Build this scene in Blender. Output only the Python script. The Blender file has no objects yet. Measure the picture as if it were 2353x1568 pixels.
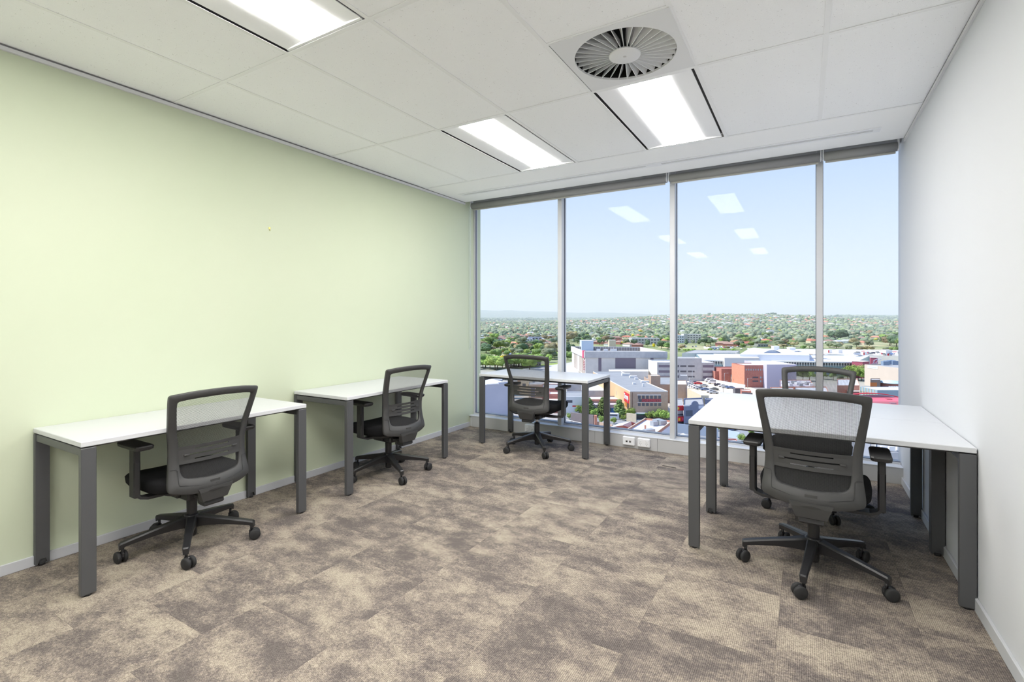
import bpy, bmesh, math, random
import numpy as np
from mathutils import Vector, Matrix, noise

R = math.radians
rnd = random.Random(7)
scene = bpy.context.scene
COL = scene.collection

# ------------------------------------------------------------------ camera
F_PX, CX, CY = 1138.5, 1176.5, 732.2
YAW = 0.5341
EYE = 1.309
cam_d = bpy.data.cameras.new('camera')
cam = bpy.data.objects.new('camera', cam_d)
COL.objects.link(cam)
cam.location = (0, 0, EYE)
cam.rotation_euler = (R(90), 0, YAW)
cam_d.sensor_fit = 'HORIZONTAL'
cam_d.sensor_width = 36
cam_d.lens = 36 * F_PX / 2353
cam_d.shift_x = 0
cam_d.shift_y = -(784 - CY) / 2353
cam_d.clip_start = 0.05
cam_d.clip_end = 60000
scene.camera = cam

# ------------------------------------------------------------------ light
scene.view_settings.view_transform = 'Standard'
scene.view_settings.look = 'None'
scene.view_settings.gamma = 1
scene.view_settings.use_curve_mapping = False
scene.view_settings.exposure = 0.36
scene.cycles.use_denoising = True
scene.cycles.max_bounces = 10
scene.cycles.diffuse_bounces = 6
scene.cycles.transparent_max_bounces = 16
scene.cycles.sample_clamp_indirect = 6
scene.cycles.caustics_reflective = False
scene.cycles.caustics_refractive = False
PANEL = 27.5
SUN = 4.5

w = bpy.data.worlds.new('world'); scene.world = w; w.use_nodes = True
nt = w.node_tree; nt.nodes.clear()
wo = nt.nodes.new('ShaderNodeOutputWorld'); bg = nt.nodes.new('ShaderNodeBackground')
tc = nt.nodes.new('ShaderNodeTexCoord'); sx = nt.nodes.new('ShaderNodeSeparateXYZ'); cr = nt.nodes.new('ShaderNodeValToRGB')
nt.links.new(tc.outputs['Generated'], sx.inputs[0]); nt.links.new(sx.outputs[2], cr.inputs[0])
nt.links.new(cr.outputs[0], bg.inputs[0]); nt.links.new(bg.outputs[0], wo.inputs[0])
el = cr.color_ramp.elements
el[0].position = 0.0; el[0].color = (0.84, 0.91, 0.97, 1)
el[1].position = 1.0; el[1].color = (0.26, 0.44, 0.92, 1)
for p, c in ((0.07, (0.79, 0.88, 0.98, 1)), (0.17, (0.66, 0.79, 0.98, 1)), (0.30, (0.50, 0.67, 0.97, 1)), (0.5, (0.36, 0.55, 0.97, 1))):
    e = el.new(p); e.color = c
bg.inputs[1].default_value = 0.80

sun_d = bpy.data.lights.new('sun', 'SUN'); sun_d.energy = SUN; sun_d.angle = R(0.6); sun_d.color = (1, 0.955, 0.88)
sun = bpy.data.objects.new('sun', sun_d); COL.objects.link(sun)
sd = Vector((-0.93, -0.37, 0)).normalized() * math.cos(R(50)) + Vector((0, 0, math.sin(R(50))))
sun.rotation_euler = sd.to_track_quat('Z', 'Y').to_euler()

# ------------------------------------------------------------------ helpers
def s2l(c):
    return tuple(((v / 255) / 12.92 if v / 255 <= 0.04045 else ((v / 255 + 0.055) / 1.055) ** 2.4) for v in c)

MATS = {}
def mat(name, rgb=(200, 200, 200), rough=0.6, metal=0.0, lin=None, spec=0.5, var=0.0, scale=5.0, bump=0.0, bscale=200.0, objvar=0.0, emit=0.0, rgb2=None, coords='Object', detail=4.0):
    if name in MATS: return MATS[name]
    m = bpy.data.materials.new(name); m.use_nodes = True
    n = m.node_tree; b = n.nodes['Principled BSDF']
    col = lin if lin else s2l(rgb)
    b.inputs['Base Color'].default_value = (*col, 1)
    b.inputs['Roughness'].default_value = rough
    b.inputs['Metallic'].default_value = metal
    b.inputs['Specular IOR Level'].default_value = spec
    t = n.nodes.new('ShaderNodeTexCoord')
    out = None
    if var > 0 or rgb2:
        nz = n.nodes.new('ShaderNodeTexNoise'); nz.inputs['Scale'].default_value = scale; nz.inputs['Detail'].default_value = detail
        n.links.new(t.outputs[coords], nz.inputs['Vector'])
        mr = n.nodes.new('ShaderNodeMapRange'); mr.inputs[1].default_value = 0.32; mr.inputs[2].default_value = 0.68
        n.links.new(nz.outputs['Fac'], mr.inputs[0])
        mx = n.nodes.new('ShaderNodeMix'); mx.data_type = 'RGBA'
        c2 = s2l(rgb2) if rgb2 else tuple(v * (1 - var) for v in col)
        mx.inputs[6].default_value = (*col, 1); mx.inputs[7].default_value = (*c2, 1)
        n.links.new(mr.outputs[0], mx.inputs[0]); out = mx.outputs[2]
    if objvar > 0:
        oi = n.nodes.new('ShaderNodeObjectInfo')
        hs = n.nodes.new('ShaderNodeHueSaturation')
        m1 = n.nodes.new('ShaderNodeMapRange'); m1.inputs[3].default_value = 1 - objvar; m1.inputs[4].default_value = 1 + objvar
        m2 = n.nodes.new('ShaderNodeMapRange'); m2.inputs[3].default_value = 0.5 - objvar * 0.08; m2.inputs[4].default_value = 0.5 + objvar * 0.05
        n.links.new(oi.outputs['Random'], m1.inputs[0]); n.links.new(oi.outputs['Random'], m2.inputs[0])
        n.links.new(m1.outputs[0], hs.inputs['Value']); n.links.new(m2.outputs[0], hs.inputs['Hue'])
        if out: n.links.new(out, hs.inputs['Color'])
        else: hs.inputs['Color'].default_value = (*col, 1)
        out = hs.outputs[0]
    if out: n.links.new(out, b.inputs['Base Color'])
    if bump > 0:
        nb = n.nodes.new('ShaderNodeTexNoise'); nb.inputs['Scale'].default_value = bscale
        n.links.new(t.outputs['Object'], nb.inputs['Vector'])
        bp = n.nodes.new('ShaderNodeBump'); bp.inputs['Strength'].default_value = bump; bp.inputs['Distance'].default_value = 0.002
        n.links.new(nb.outputs['Fac'], bp.inputs['Height']); n.links.new(bp.outputs[0], b.inputs['Normal'])
    if emit > 0:
        b.inputs['Emission Color'].default_value = (*col, 1); b.inputs['Emission Strength'].default_value = emit
    MATS[name] = m
    return m

class MB:
    """collects geometry for ONE mesh"""
    def __init__(s): s.v = []; s.f = []; s.mi = []; s.sm = []
    def add(s, vs, fs, mi=0, smooth=False):
        o = len(s.v); s.v += [tuple(p) for p in vs]
        for f in fs: s.f.append([i + o for i in f]); s.mi.append(mi); s.sm.append(smooth)
    def box(s, a, b, mi=0, M=None):
        x0, y0, z0 = a; x1, y1, z1 = b
        vs = [Vector(p) for p in ((x0, y0, z0), (x1, y0, z0), (x1, y1, z0), (x0, y1, z0), (x0, y0, z1), (x1, y0, z1), (x1, y1, z1), (x0, y1, z1))]
        if M: vs = [M @ p for p in vs]
        s.add(vs, [(0, 3, 2, 1), (4, 5, 6, 7), (0, 1, 5, 4), (1, 2, 6, 5), (2, 3, 7, 6), (3, 0, 4, 7)], mi)
    def bbox(s, a, b, r=0.004, mi=0, M=None):
        """box with chamfered edges"""
        x0, y0, z0 = a; x1, y1, z1 = b
        r = min(r, (x1 - x0) * .45, (y1 - y0) * .45, (z1 - z0) * .45)
        def ring(z, i, c):
            return [(x0 + i + c, y0 + i, z), (x1 - i - c, y0 + i, z), (x1 - i, y0 + i + c, z), (x1 - i, y1 - i - c, z), (x1 - i - c, y1 - i, z), (x0 + i + c, y1 - i, z), (x0 + i, y1 - i - c, z), (x0 + i, y0 + i + c, z)]
        s.loft([ring(z0, r, r * .5), ring(z0 + r, 0, r), ring(z1 - r, 0, r), ring(z1, r, r * .5)], mi=mi, M=M, cap=True)
    def loft(s, rings, mi=0, M=None, cap=True, closed=True, smooth=False):
        n = len(rings[0]); vs = [Vector(p) for r_ in rings for p in r_]
        if M: vs = [M @ p for p in vs]
        fs = []
        for k in range(len(rings) - 1):
            for i in range(n if closed else n - 1):
                j = (i + 1) % n
                fs.append((k * n + i, k * n + j, (k + 1) * n + j, (k + 1) * n + i))
        s.add(vs, fs, mi, smooth)
        if cap and closed:
            o = len(s.v) - len(vs)
            s.f.append([o + i for i in range(n - 1, -1, -1)]); s.mi.append(mi); s.sm.append(False)
            s.f.append([o + (len(rings) - 1) * n + i for i in range(n)]); s.mi.append(mi); s.sm.append(False)
    def cyl(s, p0, p1, r0, r1=None, n=12, mi=0, smooth=True, M=None):
        r1 = r0 if r1 is None else r1
        p0 = Vector(p0); p1 = Vector(p1); d = (p1 - p0).normalized()
        a = d.orthogonal().normalized(); b = d.cross(a)
        rg = [[p + (a * math.cos(t) + b * math.sin(t)) * r for t in [2 * math.pi * i / n for i in range(n)]] for p, r in ((p0, r0), (p1, r1))]
        s.loft(rg, mi=mi, M=M, smooth=smooth)
    def tube(s, pts, r, n=8, mi=0, M=None, closed=False):
        pts = [Vector(p) for p in pts]; rg = []; m = len(pts)
        a = None
        for i, p in enumerate(pts):
            d = ((pts[(i + 1) % m] if closed or i < m - 1 else p) - (pts[i - 1] if closed or i > 0 else p)).normalized()
            if a is None: a = d.orthogonal().normalized()
            a = (a - d * a.dot(d)).normalized(); b = d.cross(a)
            rg.append([p + (a * math.cos(t) + b * math.sin(t)) * r for t in [2 * math.pi * i2 / n for i2 in range(n)]])
        if closed: rg.append(rg[0])
        s.loft(rg, mi=mi, M=M, smooth=True, cap=not closed)
    def lathe(s, prof, n=16, mi=0, M=None, smooth=True):
        s.loft([[(r * math.cos(2 * math.pi * i / n), r * math.sin(2 * math.pi * i / n), z) for i in range(n)] for r, z in prof], mi=mi, M=M, smooth=smooth)
    def prism(s, pts, z0, z1, mi=0, mtop=None):
        n = len(pts); vs = [(p[0], p[1], z0) for p in pts] + [(p[0], p[1], z1) for p in pts]
        s.add(vs, [(i, (i + 1) % n, n + (i + 1) % n, n + i) for i in range(n)] + [tuple(range(n - 1, -1, -1))], mi)
        s.add([(p[0], p[1], z1) for p in pts], [tuple(range(n))], mi if mtop is None else mtop)
    def mesh(s, name, mats):
        me = bpy.data.meshes.new(name)
        me.from_pydata(s.v, [], s.f)
        for m in mats: me.materials.append(m)
        me.polygons.foreach_set('material_index', s.mi)
        me.polygons.foreach_set('use_smooth', s.sm)
        me.update()
        return me
    def build(s, name, mats, parent=None, loc=None, rz=None):
        if not isinstance(mats, (list, tuple)): mats = [mats]
        return link(name, s.mesh(name, mats), parent, loc, rz)

def link(name, me, parent=None, loc=None, rz=None):
    o = bpy.data.objects.new(name, me); COL.objects.link(o)
    if parent: o.parent = parent
    if loc is not None: o.location = loc
    if rz is not None: o.rotation_euler = (0, 0, rz)
    return o

def tag(o, label=None, cat=None, group=None, kind=None):
    if label: o['label'] = label
    if cat: o['category'] = cat
    if group: o['group'] = group
    if kind: o['kind'] = kind
    return o

def thing(name, label, cat, loc=(0, 0, 0), rz=0, group=None):
    o = link(name, None, None, loc, rz); o.empty_display_size = 0.1
    return tag(o, label, cat, group)

KIDS = {}
def copy_tree(o, parent=None):
    c = o.copy(); COL.objects.link(c)
    if parent: c.parent = parent
    for ch in [x for x in COL.objects if x.parent == o]: copy_tree(ch, c)
    return c

def box_obj(name, a, b, m, parent=None, r=0.0):
    q = MB()
    if r: q.bbox(a, b, r)
    else: q.box(a, b)
    return q.build(name, m, parent)

# ------------------------------------------------------------------ materials (room)
M_ceil_tile = mat('mineral ceiling tile', (252, 253, 255), 0.95, bump=0.6, bscale=260, var=0.03, scale=420)
def pits(m):
    n = m.node_tree; L = n.links; b = n.nodes['Principled BSDF']; t = n.nodes['Texture Coordinate']
    v = n.nodes.new('ShaderNodeTexVoronoi'); v.inputs['Scale'].default_value = 95; L.new(t.outputs['Object'], v.inputs['Vector'])
    nz = n.nodes.new('ShaderNodeTexNoise'); nz.inputs['Scale'].default_value = 40; L.new(t.outputs['Object'], nz.inputs['Vector'])
    ad = n.nodes.new('ShaderNodeMath'); ad.operation = 'ADD'; L.new(v.outputs['Distance'], ad.inputs[0]); L.new(nz.outputs['Fac'], ad.inputs[1])
    mr = n.nodes.new('ShaderNodeMapRange'); mr.inputs[1].default_value = .50; mr.inputs[2].default_value = .62; mr.inputs[3].default_value = .72; mr.inputs[4].default_value = 1.0; L.new(ad.outputs[0], mr.inputs[0])
    s = n.nodes.new('ShaderNodeVectorMath'); s.operation = 'SCALE'; src = b.inputs['Base Color'].links[0].from_socket
    L.new(src, s.inputs[0]); L.new(mr.outputs[0], s.inputs['Scale']); L.new(s.outputs[0], b.inputs['Base Color'])
pits(M_ceil_tile)
M_grid = mat('ceiling grid white', (242, 243, 244), 0.6)
M_plaster = mat('ceiling plaster', (250, 250, 250), 0.9)
M_wall = mat('wall white paint', (208, 210, 214), 0.75)
M_green = mat('wall green paint', (201, 209, 184), 0.7, rgb2=(199, 208, 182), scale=1.5)
M_base = mat('baseboard grey vinyl', (196, 198, 202), 0.5)
M_alu = mat('window frame light grey', (196, 198, 202), 0.4)
M_sill = mat('window sill paint', (210, 212, 215), 0.5)
M_gap = mat('shadow gap dark', (40, 40, 42), 0.9)
M_gap2 = mat('shadow gap grey', (120, 120, 120), 0.9)
M_duct = mat('air vent dark', (22, 22, 23), 0.9)
M_light_pan = mat('light fitting white', (240, 241, 243), 0.5)
M_blind = mat('blind fabric grey', (150, 150, 150), 0.8)
M_blind_bar = mat('blind hem bar', (175, 175, 170), 0.5)
M_plastic_w = mat('white plastic', (236, 238, 242), 0.35)
M_top = mat('desktop white laminate', (204, 206, 209), 0.35, spec=0.4)
M_leg = mat('desk leg charcoal steel', (88, 89, 91), 0.45, metal=0.3, bump=0.15, bscale=900)
M_blk = mat('black plastic', (44, 44, 45), 0.45)
M_blk2 = mat('black base nylon', (36, 36, 38), 0.38)
M_frame = mat('chair frame dark plastic', (60, 60, 60), 0.55, bump=0.2, bscale=1200)
M_seat = mat('seat fabric black', (26, 26, 28), 0.95, spec=0.2, bump=0.5, bscale=900, var=0.3, scale=600)
M_chrome = mat('chrome', (200, 200, 205), 0.15, metal=1.0)
M_rub = mat('rubber black', (38, 38, 39), 0.7)

# carpet
def carpet():
    m = bpy.data.materials.new('carpet tile'); m.use_nodes = True
    n = m.node_tree; L = n.links; b = n.nodes['Principled BSDF']
    b.inputs['Roughness'].default_value = 0.97; b.inputs['Specular IOR Level'].default_value = 0.08
    t = n.nodes.new('ShaderNodeTexCoord'); oi = n.nodes.new('ShaderNodeObjectInfo')
    mul = n.nodes.new('ShaderNodeVectorMath'); mul.operation = 'SCALE'; mul.inputs[0].default_value = (37, 91, 13)
    L.new(oi.outputs['Random'], mul.inputs['Scale'])
    add = n.nodes.new('ShaderNodeVectorMath'); L.new(t.outputs['Object'], add.inputs[0]); L.new(mul.outputs[0], add.inputs[1])
    def nz(sc, det, rough=0.6, src=add.outputs[0], stretch=None):
        if stretch:
            mp = n.nodes.new('ShaderNodeMapping'); mp.inputs['Scale'].default_value = stretch; L.new(src, mp.inputs[0]); src = mp.outputs[0]
        q = n.nodes.new('ShaderNodeTexNoise'); q.inputs['Scale'].default_value = sc; q.inputs['Detail'].default_value = det; q.inputs['Roughness'].default_value = rough
        L.new(src, q.inputs['Vector']); return q.outputs['Fac']
    def math_(op, a, bb):
        q = n.nodes.new('ShaderNodeMath'); q.operation = op
        for i, v in enumerate((a, bb)):
            if isinstance(v, (int, float)): q.inputs[i].default_value = v
            else: L.new(v, q.inputs[i])
        return q.outputs[0]
    big = nz(3.7, 8, 0.72, stretch=(1.0, 1.5, 1))
    fine = nz(95, 3, 0.7)
    v = math_('ADD', big, math_('MULTIPLY', math_('SUBTRACT', fine, 0.5), 0.42))
    # tile to tile value shift
    v = math_('ADD', v, math_('MULTIPLY', math_('SUBTRACT', oi.outputs['Random'], 0.5), 0.07))
    ramp = n.nodes.new('ShaderNodeValToRGB'); L.new(v, ramp.inputs[0])
    e = ramp.color_ramp.elements
    e[0].position = 0.38; e[0].color = (*s2l((110, 103, 99)), 1)
    e[1].position = 0.64; e[1].color = (*s2l((176, 165, 149)), 1)
    k = e.new(0.46); k.color = (*s2l((128, 119, 113)), 1)
    k = e.new(0.55); k.color = (*s2l((156, 145, 133)), 1)
    # loop pile ribs
    wv = n.nodes.new('ShaderNodeTexWave'); wv.inputs['Scale'].default_value = 44; wv.inputs['Distortion'].default_value = 3.2; wv.inputs['Detail'].default_value = 2; wv.inputs['Detail Scale'].default_value = 6
    L.new(add.outputs[0], wv.inputs['Vector'])
    wv2 = n.nodes.new('ShaderNodeTexNoise'); wv2.inputs['Scale'].default_value = 260; wv2.inputs['Detail'].default_value = 1; L.new(add.outputs[0], wv2.inputs['Vector'])
    pile = math_('ADD', math_('MULTIPLY', wv.outputs['Fac'], 0.32), math_('MULTIPLY', wv2.outputs['Fac'], 0.9))
    mr = n.nodes.new('ShaderNodeMapRange'); mr.inputs[1].default_value = 0.38; mr.inputs[2].default_value = 0.88; mr.inputs[3].default_value = 0.52; mr.inputs[4].default_value = 1.20
    L.new(pile, mr.inputs[0])
    sc = n.nodes.new('ShaderNodeVectorMath'); sc.operation = 'SCALE'; L.new(ramp.outputs[0], sc.inputs[0]); L.new(mr.outputs[0], sc.inputs['Scale'])
    L.new(sc.outputs[0], b.inputs['Base Color'])
    bp = n.nodes.new('ShaderNodeBump'); bp.inputs['Strength'].default_value = 0.5; bp.inputs['Distance'].default_value = 0.003
    L.new(pile, bp.inputs['Height']); L.new(bp.outputs[0], b.inputs['Normal'])
    return m
M_carpet = carpet()

def mesh_fabric():
    m = bpy.data.materials.new('black mesh fabric'); m.use_nodes = True
    n = m.node_tree; L = n.links; b = n.nodes['Principled BSDF']
    b.inputs['Base Color'].default_value = (0.035, 0.035, 0.036, 1); b.inputs['Roughness'].default_value = 0.7
    t = n.nodes.new('ShaderNodeTexCoord'); sp = n.nodes.new('ShaderNodeSeparateXYZ'); L.new(t.outputs['Object'], sp.inputs[0])
    def M_(op, a, c=0.0):
        q = n.nodes.new('ShaderNodeMath'); q.operation = op
        for i, v in enumerate((a, c)):
            if isinstance(v, (int, float)): q.inputs[i].default_value = v
            else: L.new(v, q.inputs[i])
        return q.outputs[0]
    k = 2 * math.pi / 0.0062
    a1 = M_('SINE', M_('MULTIPLY', M_('ADD', sp.outputs[0], sp.outputs[2]), k))
    a2 = M_('SINE', M_('MULTIPLY', M_('SUBTRACT', sp.outputs[0], sp.outputs[2]), k))
    hole = M_('GREATER_THAN', M_('MULTIPLY', a1, a2), -0.02)
    tr = n.nodes.new('ShaderNodeBsdfTransparent'); mx = n.nodes.new('ShaderNodeMixShader')
    L.new(hole, mx.inputs[0]); L.new(b.outputs[0], mx.inputs[1]); L.new(tr.outputs[0], mx.inputs[2])
    L.new(mx.outputs[0], n.nodes['Material Output'].inputs[0])
    return m
M_mesh = mesh_fabric()

def glass_mat(name, refl=0.012, tint=(0.96, 0.98, 1.0)):
    m = bpy.data.materials.new(name); m.use_nodes = True
    n = m.node_tree; L = n.links; n.nodes.remove(n.nodes['Principled BSDF'])
    tr = n.nodes.new('ShaderNodeBsdfTransparent'); tr.inputs[0].default_value = (*tint, 1)
    gl = n.nodes.new('ShaderNodeBsdfGlossy'); gl.inputs['Roughness'].default_value = 0.0
    lw = n.nodes.new('ShaderNodeFresnel'); lw.inputs['IOR'].default_value = 1.15
    mp = n.nodes.new('ShaderNodeMapRange'); mp.inputs[1].default_value = 0; mp.inputs[2].default_value = 1; mp.inputs[3].default_value = refl * 0.3; mp.inputs[4].default_value = 0.5
    L.new(lw.outputs[0], mp.inputs[0])
    mx = n.nodes.new('ShaderNodeMixShader'); L.new(mp.outputs[0], mx.inputs[0]); L.new(tr.outputs[0], mx.inputs[1]); L.new(gl.outputs[0], mx.inputs[2])
    L.new(mx.outputs[0], n.nodes['Material Output'].inputs[0])
    return m
M_glass = glass_mat('window glass')

# ------------------------------------------------------------------ room shell
XL, XR, YB, YF, ZC = -3.513, 0.665, -2.04, 4.918, 2.70
YG = 5.03          # glass
YE = 4.82          # front edge of the plaster ceiling strip

def struct(o): o['kind'] = 'structure'; return o

fl = struct(box_obj('floor', (XL - .1, YB - .1, -0.2), (XR + .1, 5.16, -0.008), mat('floor slab', (90, 88, 85), 0.9)))
# carpet tiles: 512 mm, half-bond
TS = 0.512
tile_me = {}
k0 = -0.611
for i in range(-6, 4):
    x0 = k0 + i * TS; x1 = x0 + TS
    xa, xb = max(x0, XL), min(x1, XR)
    if xb - xa < 0.02: continue
    off = 0.0 if i % 2 == 0 else TS / 2
    yst = 2.394 + (0 if i % 2 else TS / 2)
    for j in range(-10, 7):
        ya, yb = max(yst + j * TS, YB), min(yst + (j + 1) * TS, YF + 0.02)
        if yb - ya < 0.02: continue
        key = (round(xb - xa, 3), round(yb - ya, 3))
        if key not in tile_me:
            q = MB(); hx, hy = (xb - xa) / 2 - .0001, (yb - ya) / 2 - .0001
            q.bbox((-hx, -hy, -0.0075), (hx, hy, 0), 0.0006)
            tile_me[key] = q.mesh('carpet_tile', [M_carpet])
        o = link('carpet_tile', tile_me[key], fl, ((xa + xb) / 2, (ya + yb) / 2, rnd.uniform(-.0003, 0.0)))

struct(box_obj('wall_left', (XL - .12, YB, 0), (XL, 5.16, ZC + .25), M_green))
struct(box_obj('wall_right', (XR, YB, 0), (XR + .12, 5.16, ZC + .25), M_wall))
struct(box_obj('wall_back', (XL - .12, YB - .12, 0), (XR + .12, YB, ZC + .25), M_wall))
struct(box_obj('baseboard_left', (XL, YB, 0), (XL + .012, YF, 0.055), M_base, r=.002))
struct(box_obj('baseboard_right', (XR - .012, YB, 0), (XR, YF, 0.06), M_base, r=.002))
struct(box_obj('baseboard_back', (XL + .012, YB, 0), (XR - .012, YB + .012, 0.06), M_base, r=.002))

# ceiling: backing slab, T-bars, tiles
cl = struct(box_obj('ceiling', (XL - .12, YB - .12, ZC + .12), (XR + .12, 5.16, ZC + .3), mat('ceiling void', (120, 120, 120), 0.9)))
GX = [XL, -2.945, -2.340, -1.745, -1.138, -0.520, 0.090, XR]
GY = [YB, -0.81, 0.418, 1.645, 2.873, 4.103]
LIGHTS = {(2, 4), (4, 4), (2, 2), (4, 2), (2, 0), (4, 0)}
M_t = {}
for i in range(7):
    for j in range(5):
        xa, xb, ya, yb = GX[i], GX[i + 1], GY[j], GY[j + 1]
        if (i, j) in LIGHTS: continue
        rects = [(xa, xb, ya, yb)]
        if (i, j) == (4, 3): rects = [(xa, xb, ya, 2.257)]
        for a, b, c, d in rects:
            g = 0.012
            key = (round(b - a, 3), round(d - c, 3))
            if key not in M_t:
                q = MB(); hx, hy = (b - a) / 2 - g + .004, (d - c) / 2 - g + .004
                q.bbox((-hx, -hy, 0), (hx, hy, 0.015), 0.002)
                M_t[key] = q.mesh('ceiling_tile', [M_ceil_tile])
            link('ceiling_tile', M_t[key], cl, ((a + b) / 2, (c + d) / 2, ZC + 0.0026))
for x in GX[1:-1]:
    q = MB(); q.box((x - .012, YB, ZC), (x + .012, 4.103, ZC + .002)); q.box((x - .002, YB, ZC + .001), (x + .002, 4.103, ZC + .035))
    q.build('grid_bar', M_grid, cl)
for y in GY[1:]:
    q = MB(); q.box((XL + .01, y - .012, ZC - .0006), (XR - .01, y + .012, ZC + .0016)); q.box((XL + .012, y - .002, ZC + .001), (XR - .012, y + .002, ZC + .035))
    q.build('grid_bar', M_grid, cl)
q = MB(); q.box((GX[4] + .012, 2.257 - .012, ZC - .0006), (GX[5] - .012, 2.257 + .012, ZC + .0016)); q.build('grid_bar', M_grid, cl)
# plaster strip with slot diffuser opening
q = MB()
SX0, SX1, SY0, SY1 = -3.335, 0.478, 4.457, 4.560
q.box((XL, 4.112, ZC), (XR, SY0, ZC + .013)); q.box((XL, SY1, ZC), (XR, YE, ZC + .013))
q.box((XL, SY0, ZC), (SX0, SY1, ZC + .013)); q.box((SX1, SY0, ZC), (XR, SY1, ZC + .013))
q.box((XL, YE - .013, ZC + .013), (XR, YE, ZC + .12))
q.build('plaster_strip', M_plaster, cl)
q = MB(); q.box((XL, YE, ZC + .10), (XR, 5.16, ZC + .12)); q.build('blind_recess', M_gap2, cl)
# perimeter shadow-line trims
for nm, xa, xb, xg0, xg1 in (('trim_1', XL, XL + .016, XL, XL + .012), ('trim_2', XR - .012, XR, XR - .010, XR)):
    o = struct(box_obj(nm, (xa, YB, ZC - .028), (xb, YE, ZC - .008), mat('wall angle white', (214, 215, 216), 0.6)))
    box_obj('shadow_line', (xg0, YB, ZC - .008), (xg1, YE, ZC + .001), M_gap2, o)

# slot diffuser
t = thing('slot_diffuser', 'long white linear slot air diffuser in the ceiling strip above the windows', 'air vent', (0, 0, 0))
xm = -1.18
for a, b in ((SX0, xm - .001), (xm + .001, SX1)):
    q = MB()
    ys = [SY0, SY0 + .034, SY0 + .046, SY0 + .057, SY0 + .069, SY1]
    for k in (0, 2, 4):
        q.box((a, ys[k], ZC - .003), (b, ys[k + 1], ZC + .010))
    e = .045
    if a == SX0: q.box((a, SY0 + .034, ZC - .0025), (a + e, SY1 - .034, ZC + .010))
    if b == SX1: q.box((b - e, SY0 + .034, ZC - .0025), (b, SY1 - .034, ZC + .010))
    q.build('frame', M_light_pan, t)
q = MB()
for k in (1, 3):
    ya_, yb_ = ys[k], ys[k + 1]; xa_, xb_ = SX0 + .045, SX1 - .045
    q.box((xa_, ya_ - .002, ZC + .0085), (xb_, ya_ - .0005, ZC + .07)); q.box((xa_, yb_ + .0005, ZC + .0085), (xb_, yb_ + .002, ZC + .07)); q.box((xa_, ya_, ZC + .068), (xb_, yb_, ZC + .07))
    q.box((xa_, ya_ + .0005, ZC + .004), (xb_, ya_ + .0045, ZC + .009))
q.build('duct', M_duct, t)
q = MB(); q.box((xm - .07, SY0 + .036, ZC - .0035), (xm + .07, SY1 - .036, ZC + .004)); q.build('joiner', M_light_pan, t)

# ceiling lights
M_emit = mat('lamp diffuser lit', (255, 255, 255), 0.5)
bsd = M_emit.node_tree.nodes['Principled BSDF']; bsd.inputs['Emission Color'].default_value = (1.0, 0.972, 0.935, 1); bsd.inputs['Emission Strength'].default_value = PANEL
lab = {(2, 4): 'recessed ceiling light with white diffuser nearest the green wall by the window',
       (4, 4): 'recessed ceiling light beside the round swirl vent, in front of the right windows',
       (2, 2): 'recessed ceiling light cut off by the top edge, above the green wall desks',
       (4, 2): 'recessed ceiling light just out of frame before the swirl vent',
       (2, 0): 'recessed ceiling light at the rear of the room, green wall side',
       (4, 0): 'recessed ceiling light at the rear of the room, white wall side'}
lproto = None
def make_light():
    t = thing('ceiling_light', '', 'ceiling light', (0, 0, ZC), 0, 'recessed troffer lights in the ceiling grid')
    hx, hy = .2905, .5995
    q = MB()                                   # housing with sloping reflector wings
    for s in (-1, 1):
        xo, xi = s * (hx - .020), s * .140
        a, b = (xo, xi) if s < 0 else (xi, xo)
        za, zb = (.004, .018) if s < 0 else (.018, .004)
        vs = [(a, -hy + .012, za), (b, -hy + .012, zb), (b, hy - .012, zb), (a, hy - .012, za), (a, -hy + .012, za + .004), (b, -hy + .012, zb + .004), (b, hy - .012, zb + .004), (a, hy - .012, za + .004)]
        q.add(vs, [(0, 3, 2, 1), (4, 5, 6, 7), (0, 1, 5, 4), (1, 2, 6, 5), (2, 3, 7, 6), (3, 0, 4, 7)])
    q.box((-hx + .02, -hy, 0.002), (hx - .02, -hy + .014, .02)); q.box((-hx + .02, hy - .014, 0.002), (hx - .02, hy, .02))
    q.build('reflector', M_light_pan, t)
    box_obj('diffuser', (-.138, -hy + .014, .014), (.138, hy - .014, .018), M_emit, t)
    q = MB(); q.box((-hx, -hy, .045), (hx, hy, .06))
    for s in (-1, 1):
        q.box((min(s * (hx - .003), s * (hx - .0)), -hy, .002), (max(s * (hx - .003), s * hx), hy, .045))
    q.build('air_slot', M_gap, t)
    return t
for key in sorted(LIGHTS):
    c = ((GX[key[0]] + GX[key[0] + 1]) / 2, (GY[key[1]] + GY[key[1] + 1]) / 2, ZC)
    if lproto is None: o = lproto = make_light()
    else: o = copy_tree(lproto)
    o.location = c; o['label'] = lab[key]; o.scale = ((GX[key[0] + 1] - GX[key[0]] - .016) / .581, 1, 1)

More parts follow.
